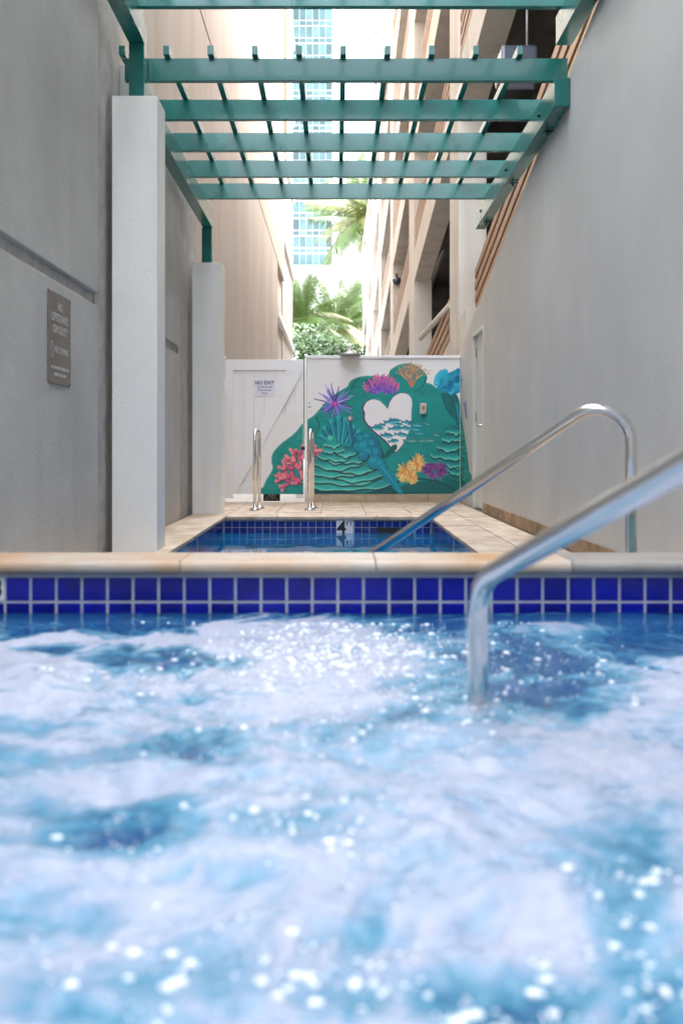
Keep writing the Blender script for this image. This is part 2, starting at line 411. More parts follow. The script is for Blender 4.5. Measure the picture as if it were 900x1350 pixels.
bm = bmesh.new(); box(bm, XR - .008, XR + .10, DY0, DY0 + .042, 0, 2.0); box(bm, XR - .008, XR + .10, DY1 - .042, DY1, 0, 2.0); box(bm, XR - .0085, XR + .10, DY0 + .0425, DY1 - .0425, 1.958, 1.999)
wpart('frame', bm, M['door'], dr)
hd = wpart('handle', tube(bmesh.new(), [(XR + .035, DY0 + .11, .93), (XR - .03, DY0 + .11, .93), (XR - .035, DY0 + .13, .93), (XR - .035, DY0 + .24, .925)], .011, 10), M['steel'], dr)
wpart('rose', lathe(bmesh.new(), [(.03, 0), (.03, -.008), (.02, -.012)], (XR + .034, DY0 + .11, .93), 'X', 16), M['steel'], hd)
for z in (.25, .98, 1.72): wpart('hinge', bxm(XR + .024, XR + .037, DY1 - .06, DY1 - .04, z, z + .11), M['brass'], dr)
wpart('lock_plate', bxm(XR + .028, XR + .0345, DY0 + .048, DY0 + .075, 1.16, 1.32), M['brass'], dr)
# slate skirting pieces along the base of the right wall
y = 3.3; sk_me = {}
while y < DY0 - .05:
    ln = random.choice((.2, .24, .3, .31)); ln = min(ln, DY0 - y)
    if ln not in sk_me: sk_me[ln] = bmesh_to(bxm(-.012, 0, .003, ln - .003, 0, .105, .003), 'skirting_tile'); sk_me[ln].materials.append(M['slate'])
    o = wpart('skirting_tile', sk_me[ln], None, rw); o.location = (XR - .001, y, .001); y += ln
# ================================================================== PERGOLA
pg = thing('pergola', 'glossy dark green timber pergola spanning the alley above the pool', 'pergola', (0, 8.5, 2.6))
ZB = 2.99; BH = .19; RZ = ZB + BH; RH = .154
def gp(name, *a, bev=.004, parent=None): return wpart(name, bxm(*a, bev), M['green'], parent or pg)
bl = gp('beam', -1.385, -1.283, 6.74, 10.46, ZB, ZB + BH)
br = gp('beam', 1.472, 1.578, 6.70, 10.5, ZB, ZB + BH)
gp('post', -1.372, -1.270, 6.62, 6.725, 3.028, 3.52); gp('post', -1.395, -1.290, 10.40, 10.505, 2.613, ZB - .001)
for k in range(5):
    d = 6.76 + .80 * k
    gp('rafter', -1.43 if k == 0 else -1.40, 1.575, d, d + .05, RZ + .001, RZ + RH)
for k in range(10):
    x = -1.4357 + .2977 * k
    gp('purlin', x - .02, x + .02, 6.70, 10.25, RZ + RH + .001, RZ + RH + .062, bev=.003)
# upper front section, over the spa
ZF = 3.38
fl = gp('beam', -1.372, -1.268, .5, 6.615, ZF, ZF + BH); fr = gp('beam', 1.472, 1.578, .5, 6.66, ZF, ZF + BH)
for k in range(5):
    d = 6.50 - 1.15 * k; gp('rafter', -1.40, 1.575, d, d + .05, ZF + BH + .001, ZF + BH + .154)
for k in range(10):
    x = -1.4357 + .2977 * k; gp('purlin', x - .02, x + .02, .6, 6.6, ZF + BH + .156, ZF + BH + .216, bev=.003)
for yy in (7.2, 8.6, 10.1):
    wpart('bolt', tube(bmesh.new(), [(1.53, yy, ZB - .045), (1.53, yy, ZB + .001)], .008, 8), M['black'], br)
    wpart('bolt', tube(bmesh.new(), [(1.50, yy, ZB - .012), (1.574, yy, ZB - .012)], .007, 8), M['black'], br)
    wpart('bolt', lathe(bmesh.new(), [(.014, 0), (.014, -.008), (.008, -.012)], (1.4715, yy, ZB + .10), 'X', 8), M['black'], br)
wpart('bolt', tube(bmesh.new(), [(1.53, 5.9, ZF - .045), (1.53, 5.9, ZF + .001)], .008, 8), M['black'], fr)

# ================================================================== SPA
spa = thing('hot_tub', 'raised spa with cobalt tiled rim and stone coping in the foreground', 'hot tub', (0, 1.7, -1.0))
bm = bmesh.new()
box(bm, XL + .002, XR - .002, SPA_Y + .009, 3.17, -.05, .314); box(bm, XL + .002, XR - .002, .15, .44, -1.0, .314)
box(bm, XL + .002, XR - .002, SPA_Y + .009, 3.17, -1.0, -.06); box(bm, XL + .002, XR - .002, .44, SPA_Y + .009, -1.0, -.9)
wpart('shell', bm, M['spa_in'], spa)
wpart('grout_bed', bxm(XL + .003, XR - .003, SPA_Y + .0035, SPA_Y + .0085, -.05, .3135), M['tgrout'], spa)
tm2 = tile_mesh(g=.0075, t=.006); tm2.materials.append(M['tile'])
x0 = (6.7 - VX) * SPA_Y / F
i0 = math.floor((XL + .01 - x0) / TP) + 1; i1 = math.floor((XR - .01 - x0) / TP)
for r in range(4):
    for i in range(i0, i1):
        if i == -1 and r == 0: continue
        o = wpart('tile', tm2, None, spa); o.location = (x0 + TP * (i + .5), SPA_Y + .0065, .306 - TP * (r + .5))
        o.rotation_euler = (random.uniform(-.008, .008), 0, random.uniform(-.008, .008))
mk = wpart('depth_marker', bxm(x0 - TP + .003, x0 - .003, SPA_Y, SPA_Y + .006, .306 - TP + .003, .303, .002), M['marker'], spa)
o = wpart('numeral', text_mesh('3', .075, .0006, .003), M['ink'], mk); o.location = (x0 - TP * .32, SPA_Y - .0008, .306 - TP * .5); o.rotation_euler = (R(90), 0, 0)
def coping(xa, xb, m, yf=2.93, yb=3.185):
    prof = [(yb, .319), (yb, .347), (yb - .008, .355)]
    for k in range(9):
        a = math.pi / 2 + math.pi * k / 8 * .96; prof.append((yf + .019 + .019 * math.cos(a), .336 + .019 * math.sin(a)))
    prof.append((yf + .02, .3145))
    bm = bmesh.new(); quadprism(bm, prof, xa + .0015, xb - .0015)
    return wpart('coping_stone', bm, m, spa)
edges = [XL + .002, -1.02, (238 - VX) * 2.95 / F, (495 - VX) * 2.95 / F, (752 - VX) * 2.95 / F, 1.1, XR - .002]
for i in range(6): coping(edges[i], edges[i + 1], M['coping_g'] if i >= 4 else M['coping'])
bm = bmesh.new(); box(bm, XL + .002, XR - .002, .12, .47, .3145, .355, .012); wpart('coping_stone', bm, M['coping'], spa)

# spa water: churned surface, foam where the jets break it
patches = [(55, 857, 38, 7, 1.0), (150, 868, 40, 16, .9), (235, 876, 75, 13, 1.0), (690, 905, 125, 50, 1.0), (860, 842, 70, 24, .9), (560, 828, 60, 16, .8),
           (590, 930, 60, 25, .7), (240, 985, 60, 20, .75), (60, 1000, 130, 16, .5), (40, 950, 70, 8, .35), (160, 1110, 95, 34, .95), (30, 1075, 60, 14, .5), (825, 1190, 60, 110, .95),
           (650, 1315, 130, 45, .9), (380, 1105, 90, 22, .5), (870, 1330, 70, 60, .8), (40, 1215, 90, 32, .5), (760, 1120, 40, 30, .5),
           (470, 1230, 60, 20, .4), (250, 1290, 160, 40, .35), (120, 1340, 120, 25, .4), (440, 1330, 60, 30, .5), (300, 1165, 70, 14, .4)]
def foam_at(x, y):
    px = VX + x * F / y; py = VY + (CH - SW) * F / y
    ox, oy = x, y
    x += .22 * noise.noise(Vector((ox * 2.2, oy * 2.0, 31))) + .06 * noise.noise(Vector((ox * 7, oy * 7, 3))); y += .22 * noise.noise(Vector((ox * 2.2, oy * 2.0, 57))) + .06 * noise.noise(Vector((ox * 7, oy * 7, 13)))
    n1 = noise.fractal(Vector((x * 2.2, y * 2.6, .3)), .85, 2.1, 5)
    n2 = noise.fractal(Vector((x * 7, y * 9, 4.1)), .9, 2.1, 4)
    n3 = noise.fractal(Vector((x * 26, y * 34, 9.1)), .7, 2.1, 3)
    rd = 1 - abs(noise.noise(Vector((x * 11, y * 15, 40)))) * 2.2; rd2 = 1 - abs(noise.noise(Vector((x * 23, y * 32, 44)))) * 2.2
    wx = px + 26 * noise.noise(Vector((x * 7, y * 4, 11))) + 10 * noise.noise(Vector((x * 24, y * 14, 1)))
    wy = py + 12 * noise.noise(Vector((x * 7, y * 4, 21))) + 5 * noise.noise(Vector((x * 24, y * 14, 31)))
    hole = 0
    for cx, cy, rx, ry, s in patches:
        q = ((wx - cx) / rx) ** 2 + ((wy - cy) / ry) ** 2
        hole = max(hole, s * (1.25 - .55 * q) if q < 2.3 else 0)
    edge = 845 - 28 * math.exp(-((px - 380) / 110) ** 2) - 18 * math.exp(-((px - 720) / 90) ** 2) - 12 * math.exp(-((px - 530) / 40) ** 2)
    hole = max(hole, min(1.2, (edge - wy) / 12))
    f = .66 + .30 * n1 + .17 * n2 + .08 * n3 - hole * .56 + .20 * max(0, rd) ** 2 + .12 * max(0, rd2) ** 2
    if py < 1000: f = .5 + (f - .5) * (1 + .7 * min(1, (1000 - py) / 120))
    f += .45 * math.exp(-((ox - .266) ** 2 + (oy - 1.85) ** 2) / .0036)
    return max(0, min(1, f)), py
def spa_h(x, y):
    f, py = foam_at(x, y)
    calm = min(1, max(.12, (SPA_Y - y) / .9))
    h = .024 * noise.fractal(Vector((x * 2.4, y * 2.9, 1.7)), .9, 2.0, 3) * calm
    h += .009 * noise.fractal(Vector((x * 10, y * 9, 5.7)), .9, 2.1, 3) * calm
    h += .0035 * noise.noise(Vector((x * 45, y * 38, 2.2))) * calm
    h += .009 * f * calm
    edge = -.006 if y > SPA_Y - .04 else 0
    return SW + h, f
NX, NY = 360, 330
ys = .46 + (SPA_Y + .002 - .46) * (np.linspace(0, 1, NY + 1) ** .9); xs = np.linspace(XL + .004, XR - .004, NX + 1)
vs, fo, cho = [], [], []
def chop_at(x, y):
    px = VX + x * F / y; py = VY + (CH - SW) * F / y
    return min(1, sum(math.exp(-((px - a_[0]) / a_[2]) ** 2 - ((py - a_[1]) / a_[3]) ** 2) for a_ in spots))
spots = [(430, 858, 105, 32, 1100), (320, 900, 50, 12, 40), (460, 955, 100, 34, 90), (400, 1100, 140, 34, 80), (560, 880, 70, 45, 160), (700, 870, 120, 45, 160), (440, 1275, 130, 55, 70), (820, 1200, 50, 80, 60), (740, 1290, 50, 60, 30), (160, 1130, 70, 25, 25), (220, 1290, 140, 50, 50), (640, 1330, 90, 40, 30), (860, 1320, 40, 40, 25), (630, 960, 50, 30, 40), (250, 980, 70, 30, 30), (150, 900, 90, 14, 40)]
for y in ys:
    for x in xs:
        z, f = spa_h(x, y); vs.append((x, y, z)); fo.append(f); cho.append(chop_at(x, y))
fs = [(j * (NX + 1) + i, j * (NX + 1) + i + 1, (j + 1) * (NX + 1) + i + 1, (j + 1) * (NX + 1) + i) for j in range(NY) for i in range(NX)]
me = bpy.data.meshes.new('spa_water'); me.from_pydata(vs, [], fs); me.polygons.foreach_set('use_smooth', [True] * len(fs))
a = me.attributes.new('chop', 'FLOAT', 'POINT'); a.data.foreach_set('value', cho)
a = me.attributes.new('foam', 'FLOAT', 'POINT'); a.data.foreach_set('value', fo)
ms = bpy.data.materials.new('spa_water'); ms.use_nodes = True
n = ms.node_tree.nodes; L = ms.node_tree.links; b = n['Principled BSDF']; b.inputs['IOR'].default_value = 1.33
at_ = n.new('ShaderNodeAttribute'); at_.attribute_name = 'foam'
geo = n.new('ShaderNodeNewGeometry')
nz = n.new('ShaderNodeTexNoise'); nz.inputs['Scale'].default_value = 38; nz.inputs['Detail'].default_value = 5; L.new(geo.outputs['Position'], nz.inputs['Vector'])
ad = n.new('ShaderNodeMath'); ad.operation = 'MULTIPLY_ADD'; L.new(nz.outputs['Fac'], ad.inputs[0]); ad.inputs[1].default_value = .5
sb = n.new('ShaderNodeMath'); sb.operation = 'SUBTRACT'; L.new(at_.outputs['Fac'], sb.inputs[0]); sb.inputs[1].default_value = .25; L.new(sb.outputs[0], ad.inputs[2])
rp = n.new('ShaderNodeValToRGB'); L.new(ad.outputs[0], rp.inputs[0]); e = rp.color_ramp.elements
e[0].position = .0; e[0].color = (.008, .075, .20, 1); e[1].position = 1.0; e[1].color = (.40, .435, .54, 1)
for p_, c_2 in ((.22, (.035, .17, .29)), (.42, (.10, .265, .39)), (.62, (.21, .325, .455)), (.8, (.31, .375, .49))): e.new(p_).color = (*c_2, 1)
L.new(rp.outputs[0], b.inputs['Base Color'])
mr = n.new('ShaderNodeMapRange'); L.new(ad.outputs[0], mr.inputs[0]); mr.inputs[1].default_value = .3; mr.inputs[2].default_value = .9; mr.inputs[3].default_value = .04; mr.inputs[4].default_value = .35; L.new(mr.outputs[0], b.inputs['Roughness'])
n2_ = n.new('ShaderNodeTexNoise'); n2_.inputs['Scale'].default_value = 70; n2_.inputs['Detail'].default_value = 4; L.new(geo.outputs['Position'], n2_.inputs['Vector'])
bp = n.new('ShaderNodeBump'); bp.inputs['Strength'].default_value = .7; bp.inputs['Distance'].default_value = .006; L.new(n2_.outputs['Fac'], bp.inputs['Height'])
ac = n.new('ShaderNodeAttribute'); ac.attribute_name = 'chop'
ms_ = n.new('ShaderNodeMapRange'); L.new(at_.outputs['Fac'], ms_.inputs[0]); ms_.inputs[3].default_value = .10; ms_.inputs[4].default_value = .55
mm = n.new('ShaderNodeMath'); mm.operation = 'MAXIMUM'; L.new(ms_.outputs[0], mm.inputs[0]); L.new(ac.outputs['Fac'], mm.inputs[1]); L.new(mm.outputs[0], bp.inputs['Strength'])
bp.inputs['Distance'].default_value = .011
rm = n.new('ShaderNodeMapRange'); L.new(ac.outputs['Fac'], rm.inputs[0]); rm.inputs[3].default_value = 1; rm.inputs[4].default_value = .12
rx_ = n.new('ShaderNodeMath'); rx_.operation = 'MULTIPLY'; L.new(mr.outputs[0], rx_.inputs[0]); L.new(rm.outputs[0], rx_.inputs[1]); L.new(rx_.outputs[0], b.inputs['Roughness'])
L.new(bp.outputs[0], b.inputs['Normal'])
struct(obj('spa_water', me, ms))
# glossy froth bubbles, clustered to stand in for the glints on the water
mb = mat('glint_bubble', (.86, .90, .95), .06, spec=.9, coat=.8)
ico = bmesh.new(); bmesh.ops.create_icosphere(ico, subdivisions=2, radius=1)
iv = np.array([v.co for v in ico.verts]); itri = np.array([[v.index for v in f.verts] for f in ico.faces]); ico.free()
V, T, base = [], [], 0
for cx, cy, rx, ry, cnt in spots:
    for _ in range(cnt):
        px = random.gauss(cx, rx * .7); py = max(822, random.gauss(cy, ry * .7)); y = (CH - SW) * F / (py - VY); x = (px - VX) * y / F
        if not (XL + .05 < x < XR - .05 and .5 < y < SPA_Y - .03): continue
        z, f = spa_h(x, y); r = min(.006, .0012 * random.paretovariate(1.5))
        V.append(iv * [r * random.uniform(.7, 1.6), r * random.uniform(.7, 1.3), r * random.uniform(.5, .9)] + [x, y, z + r * .15]); T.append(itri + base); base += len(iv)
me = bpy.data.meshes.new('froth'); me.from_pydata(np.concatenate(V).tolist(), [], np.concatenate(T).tolist()); me.polygons.foreach_set('use_smooth', [True] * len(me.polygons))
tag(stuff(obj('froth', me, mb)), 'white froth bubbles on the churning spa water, standing in for its glints', 'froth')

# ================================================================== RAILS
hr = thing('handrail', 'stainless steel handrail rising out of the spa water in the foreground', 'handrail', (.266, 1.864, -.9))
pts = fillet([(.266, 1.864, -.9), (.266, 1.864, .438), (.60, .66, .888), (.72, .25, .888), (.72, .25, .355)], [.10, .12, .12], 14)
wpart('rail', tube(bmesh.new(), pts, .0195, 24), M['steel'], hr)
wpart('flange', lathe(bmesh.new(), [(.045, 0), (.045, .008), (.03, .02), (.021, .022)], (.72, .25, .356)), M['steel'], hr)
hr = thing('handrail', 'curved stainless steel handrail from the deck down into the plunge pool', 'handrail', (1.005, 3.42, 0))
p_top = at(776, 545, 3.42)
lo = at(500, 728, 3.98); dirv = (lo - p_top).normalized(); end = lo + dirv * .9
pA = Vector((1.008, 3.40, 0)); pB = Vector((1.008, 3.40, p_top.z + .035))
k_ = (1.008 - .02 - p_top.x)
p_mid = p_top + dirv * (-.055)
pts = fillet([pA, Vector((1.008, 3.40, CH + (VY - 566) * 3.4 / F + .03)), p_mid + Vector((-.03, .01, .0)), end], [.105, .10], 14)
wpart('rail', tube(bmesh.new(), pts, .0195, 24), M['steel'], hr)
wpart('flange', lathe(bmesh.new(), [(.045, 0), (.045, .008), (.03, .02), (.021, .022)], (1.008, 3.40, .001)), M['steel'], hr)
for px, side in ((338, 'left of the two by the gate'), (410, 'right one of two')):
    x = (px - VX) * 11.0 / F
    g = thing('grab_rail', 'upright stainless steel grab rail on the far deck, ' + side, 'grab rail', (x, 11.05, 0), 'grab rails at the far end of the pool')
    zt = CH + (VY - 567) * 11.0 / F
    pts = fillet([(x - .012, 10.92, 0), (x - .012, 10.92, zt), (x + .012, 11.25, zt), (x + .012, 11.25, 0)], [.12, .12], 10)
    wpart('rail', tube(bmesh.new(), pts, .019, 16), M['steel'], g)
    for q in ((x - .012, 10.92), (x + .012, 11.25)): wpart('flange', lathe(bmesh.new(), [(.06, 0), (.06, .012), (.035, .03), (.024, .032)], (*q, .001)), M['steel'], g)

# ================================================================== MURAL: painted into a colour grid in code, read by the boards as vertex colour
# canvas units: 1 unit = 1/2.903 photo pixel, origin at photo pixel (330, 470)
CW_, CH_ = 880, 580
U0, UW = 330.0, 2.903
paint = np.zeros((CH_, CW_, 3)); alpha = np.zeros((CH_, CW_))
YY, XX = np.mgrid[0:CH_, 0:CW_].astype(float)
rng = random.Random(3)
def inside(pts, X, Y):
    ins = np.zeros(X.shape, bool); n = len(pts); j = n - 1
    for i in range(n):
        xi, yi = pts[i]; xj, yj = pts[j]
        if yi != yj:
            c = ((yi > Y) != (yj > Y)) & (X < (xj - xi) * (Y - yi) / (yj - yi) + xi); ins ^= c
        j = i
    return ins
def put(sl, msk, col, op=1.0):
    if op < 1: msk = msk & (alpha[sl] > 0)
    reg = paint[sl]; c = col(XX[sl], YY[sl]) if callable(col) else np.array(col)
    if callable(col): reg[msk] = reg[msk] * (1 - op) + c[msk] * op
    else: reg[msk] = reg[msk] * (1 - op) + c * op
    alpha[sl][msk] = 1
def poly(pts, col, op=1.0, inset=None):
    xs_ = [p[0] for p in pts]; ys_ = [p[1] for p in pts]
    x0, x1 = max(0, int(min(xs_)) - 1), min(CW_, int(max(xs_)) + 2); y0, y1 = max(0, int(min(ys_)) - 1), min(CH_, int(max(ys_)) + 2)
    if x1 <= x0 or y1 <= y0: return
    sl = (slice(y0, y1), slice(x0, x1)); put(sl, inside(pts, XX[sl], YY[sl]), col, op)
def smooth(pts, n=6, closed=True):
    out = []; m_ = len(pts)
    for i in range(m_ if closed else m_ - 1):
        p0, p1, p2, p3 = [np.array(pts[(i + k) % m_] if closed else pts[min(max(i + k, 0), m_ - 1)], float) for k in (-1, 0, 1, 2)]
        for t in np.arange(n) / n: out.append(tuple(.5 * (2 * p1 + (p2 - p0) * t + (2 * p0 - 5 * p1 + 4 * p2 - p3) * t * t + (3 * p1 - p0 - 3 * p2 + p3) * t ** 3)))
    if not closed: out.append(tuple(pts[-1]))
    return out
def stroke(pts, w0, w1, col, op=1.0, sm=True):
    p = smooth(pts, 5, False) if sm and len(pts) > 2 else pts
    Lf, Rt = [], []; n = len(p)
    for i in range(n):
        a, b = np.array(p[max(i - 1, 0)]), np.array(p[min(i + 1, n - 1)]); d = b - a; d = d / (np.hypot(*d) + 1e-6)
        wv = (w0 + (w1 - w0) * i / (n - 1)) / 2; q = np.array(p[i])
        Lf.append(tuple(q + np.array((-d[1], d[0])) * wv)); Rt.append(tuple(q - np.array((-d[1], d[0])) * wv))
    poly(Lf + Rt[::-1], col, op)
def blob(cx, cy, rx, ry, col, rot=0, op=1.0, wob=0):
    pts = []
    for k in range(22):
        a = 2 * math.pi * k / 22; r = 1 + wob * rng.uniform(-1, 1); x, y = rx * r * math.cos(a), ry * r * math.sin(a)
        pts.append((cx + x * math.cos(rot) - y * math.sin(rot), cy + x * math.sin(rot) + y * math.cos(rot)))
    poly(pts, col, op)
def mixc(a, b, t): return tuple(x * (1 - t) + y * t for x, y in zip(a, b))
TEAL = (2, 146, 140); DTEAL = (6, 92, 90); DEEP = (14, 58, 66); LTEAL = (58, 196, 176); MINT = (140, 226, 196); AQUA = (18, 158, 172); CYAN = (16, 168, 198); PLUM = (66, 40, 92)
reef = [(36, 532), (48, 500), (62, 468), (84, 430), (80, 400), (86, 368), (118, 332), (165, 296), (205, 250), (240, 226), (268, 196), (300, 160), (340, 132), (368, 116), (384, 92), (420, 76),
        (470, 74), (520, 80), (536, 50), (570, 30), (610, 25), (648, 42), (675, 74), (672, 98), (690, 104), (722, 124), (752, 130), (792, 150), (806, 230), (818, 300), (830, 380), (836, 440), (838, 532)]
rs_ = smooth(reef, 6, True)
poly([(x, min(y, 575)) for x, y in rs_], TEAL)
for k in range(420):      # brushwork on the rock
    x, y = rng.uniform(60, 830), rng.uniform(60, 520)
    if inside(reef, np.array([[x]]), np.array([[y]]))[0, 0]:
        msk_c = rng.choice(((0, 118, 114), (10, 150, 142), (4, 126, 122), (2, 140, 134), (0, 108, 108)))
        stroke([(x - rng.uniform(15, 40), y + rng.uniform(-14, 14)), (x, y), (x + rng.uniform(15, 40), y + rng.uniform(-14, 14))], 12, 3, msk_c, .3)
edge_pts = rs_[2:len(rs_) - 12]
for i in range(0, len(edge_pts) - 8, 2):
    if edge_pts[i][0] < 800: stroke([(p[0] + 2, p[1] + 3) for p in edge_pts[i:i + 5]], 3.2, 3.2, (64, 164, 152), .55, False)
# ridges and crevices of the rock
for pts, c, wd in (([(676, 100), (640, 125), (618, 150), (612, 190)], (60, 160, 150), 4), ([(672, 78), (660, 110), (624, 138)], DEEP, 5), ([(536, 52), (520, 84), (470, 96)], DEEP, 4),
               ([(752, 132), (770, 170), (788, 215), (800, 260)], DEEP, 7), ([(735, 140), (748, 190), (772, 230)], DTEAL, 16), ([(500, 388), (540, 372), (568, 348), (592, 318), (612, 280)], (70, 168, 158), 4),
               ([(420, 80), (396, 100), (384, 130)], DTEAL, 5), ([(560, 480), (610, 462), (660, 470), (720, 478), (790, 520)], DEEP, 10), ([(250, 230), (262, 262), (250, 300)], DTEAL, 7)):
    stroke(pts, wd, wd * .5, c, .8)
poly(smooth([(560, 530), (575, 498), (620, 482), (700, 476), (760, 490), (800, 530)]), (8, 84, 84), .75)
poly(smooth([(215, 530), (240, 500), (330, 515), (450, 520), (520, 490), (560, 530)]), DEEP, .7)
poly(smooth([(745, 138), (790, 140), (800, 230), (790, 250), (765, 215)]), (10, 96, 100), .8)
# heart-shaped opening
heart = smooth([(437, 216), (432, 196), (444, 174), (468, 164), (492, 169), (512, 186), (524, 199), (534, 172), (552, 150), (580, 139), (606, 148), (617, 170), (615, 212), (612, 262), (600, 298), (588, 326), (570, 350), (553, 364), (540, 352), (522, 326), (484, 294), (456, 268), (438, 240)])
hc = np.array(heart).mean(0)
poly([tuple(hc + (np.array(p) - hc) * 1.035 + np.array((-3, 2))) for p in heart], PLUM)
poly(heart, (236, 234, 236))
poly(smooth([(536, 345), (556, 336), (560, 352), (540, 372), (520, 388), (505, 386)]), (5, 100, 96))
# fish
def fish(cx, cy, ln, ht, rot, c1=(28, 138, 158), c2=(92, 196, 206)):
    def tr(p): return (cx + p[0] * math.cos(rot) - p[1] * math.sin(rot), cy + p[0] * math.sin(rot) + p[1] * math.cos(rot))
    up = [tr(p) for p in ((ln * .5, 0), (ln * .25, -ht * .42), (0, -ht * .5), (-ln * .3, -ht * .18), (-ln * .5, -ht * .45), (-ln * .43, 0), (-ln * .5, ht * .45), (-ln * .3, ht * .18), (0, ht * .45), (ln * .3, ht * .36))]
    poly(up, c1)
    poly([tr(p) for p in ((ln * .42, ht * .05), (ln * .1, ht * .02), (-ln * .3, ht * .05), (0, ht * .4), (ln * .28, ht * .3))], c2)
    poly([tr(p) for p in ((0, -ht * .45), (-ln * .1, -ht * .75), (-ln * .18, -ht * .35))], c1)
    stroke([tr((ln * .4, -ht * .06)), tr((-ln * .4, -ht * .02))], 2, 1, (12, 84, 104), .9, False)
    blob(*tr((ln * .36, -ht * .1)), 1.5, 1.5, (20, 30, 40))
for f in ((500, 262, 40, 14, .0), (560, 258, 50, 14, .1), (600, 252, 54, 16, .1), (542, 248, 72, 22, -.12), (482, 273, 60, 20, .05), (556, 275, 66, 19, -.05), (592, 274, 56, 19, .15), (520, 302, 54, 22, .05), (576, 299, 60, 19, .12), (632, 260, 66, 18, .1), (546, 323, 46, 17, -.12), (626, 276, 60, 15, .1), (642, 292, 56, 13, .05)):
    fish(*f)
for f in ((612, 320, 64, 17, -.05), (654, 320, 52, 15, .04), (684, 319, 46, 15, .03), (708, 298, 34, 13, .15), (674, 256, 32, 12, .2)): fish(*f, (62, 138, 140), (128, 178, 172))
# violet urchin
uc = (322, 180)
for k in range(46):
    a = rng.uniform(0, 2 * math.pi); r = rng.uniform(38, 82) * (1 if math.sin(a) < .5 else .85)
    c = rng.choice(((116, 98, 196), (152, 136, 224), (92, 70, 172), (176, 164, 236), (130, 112, 210), (74, 52, 140)))
    stroke([(uc[0] + 5 * math.cos(a), uc[1] + 5 * math.sin(a)), (uc[0] + r * math.cos(a), uc[1] + r * math.sin(a))], 8, 3, c, 1, False)
blob(*uc, 12, 11, (150, 70, 170)); blob(uc[0], uc[1], 8, 7, (214, 88, 150))
# pink and violet fan of fingers on top
for k in range(240):
    t = rng.uniform(0, 1); a = rng.uniform(-1.35, 1.35)
    bx_, by_ = 500 + 52 * math.sin(a) * .8, 128 - 4 * math.cos(a); r = rng.uniform(.25, 1.0)
    ex, ey = 500 + 76 * r * math.sin(a) * 1.0, 138 - 78 * r * (math.cos(a) * .85 + .12)
    c = mixc((96, 78, 190), (226, 104, 160), min(1, max(0, r * 1.15 - .15 + rng.uniform(-.2, .2))))
    if rng.random() < .12: c = (72, 44, 130)
    stroke([(ex + (bx_ - ex) * .35, ey + 16), (ex, ey)], 6, 4.2, c, 1, False)
for k in range(40): blob(500 + rng.uniform(-55, 55), rng.uniform(118, 138), 4, 6, rng.choice(((86, 70, 186), (120, 88, 196), (150, 96, 190))), 0)
# orange twig coral
def twig(x, y, a, ln, wd, dep, cols):
    ex, ey = x + ln * math.sin(a), y - ln * math.cos(a); stroke([(x, y), ((x + ex) / 2 + rng.uniform(-3, 3), (y + ey) / 2), (ex, ey)], wd, wd * .75, rng.choice(cols))
    if dep:
        for s in (-1, 0, 1) if dep > 2 else (-1, 1): twig(ex, ey, a + s * rng.uniform(.22, .5), ln * rng.uniform(.6, .85), wd * .75, dep - 1, cols)
for a in (-.55, -.2, .12, .5): twig(616, 116, a, 34, 6, 3, ((206, 142, 86), (186, 118, 70), (222, 168, 110), (196, 120, 80)))
for k in range(5): stroke([(598 + k * 9, 30), (596 + k * 10, 6 + rng.uniform(-4, 6))], 3, 2, (214, 140, 110), .9, False)
# cyan lobed coral at right
poly(smooth([(712, 96), (716, 70), (728, 50), (752, 62), (780, 52), (798, 44), (804, 90), (800, 136), (770, 140), (742, 134), (716, 124)]), (8, 140, 176))
for k in range(26):
    a = rng.uniform(0, 2 * math.pi); r = rng.uniform(.3, 1); x, y = 762 + 40 * r * math.cos(a), 96 + 38 * r * math.sin(a)
    blob(x, y, rng.uniform(9, 16), rng.uniform(9, 15), mixc((4, 120, 160), (40, 190, 216), rng.random()), 0, 1, .08)
for k in range(9):
    a = math.pi * .62 + k * .17; x, y = 762 + 50 * math.cos(a), 96 - 46 * math.sin(a) * .9
    blob(x, y, 12, 11, (26, 178, 206)); blob(x - 2, y - 3, 6, 5, (96, 214, 230), 0, .7)
blob(765, 104, 11, 15, (4, 108, 150)); blob(742, 118, 8, 9, (6, 118, 160)); blob(790, 86, 9, 15, (4, 104, 146))
stroke([(786, 180), (796, 230), (806, 300)], 12, 6, AQUA, .8)
# rose branching coral, across gate and wall
PK = ((222, 100, 130), (232, 122, 140), (208, 84, 118), (238, 140, 146))
def branch(x, y, a, ln, wd, dep):
    ex, ey = x + ln * math.sin(a), y - ln * math.cos(a)
    stroke([(x + 3, y + 4), (ex + 3, ey + 4)], wd + 3, wd + 2, (88, 44, 84), .6, False)
    c = rng.choice(PK); stroke([(x, y), ((x + ex) / 2 + rng.uniform(-3, 3), (y + ey) / 2), (ex, ey)], wd, wd * .9, c)
    blob(ex, ey, wd * .56, wd * .56, c); blob(ex - 1, ey - 2, wd * .36, wd * .36, (240, 150, 142), 0, .9)
    if dep:
        for s in (-1, 1): branch(ex, ey, a + s * rng.uniform(.35, .75), ln * rng.uniform(.62, .9), wd * .9, dep - 1)
for x, y, a, ln in ((196, 486, -.9, 36), (200, 470, -.35, 38), (206, 450, .1, 40), (192, 476, -1.25, 40), (212, 440, .45, 34), (188, 430, -.6, 30), (214, 410, .25, 30), (180, 484, -1.5, 30)): branch(x, y, a, ln * 1.12, 14, 2)
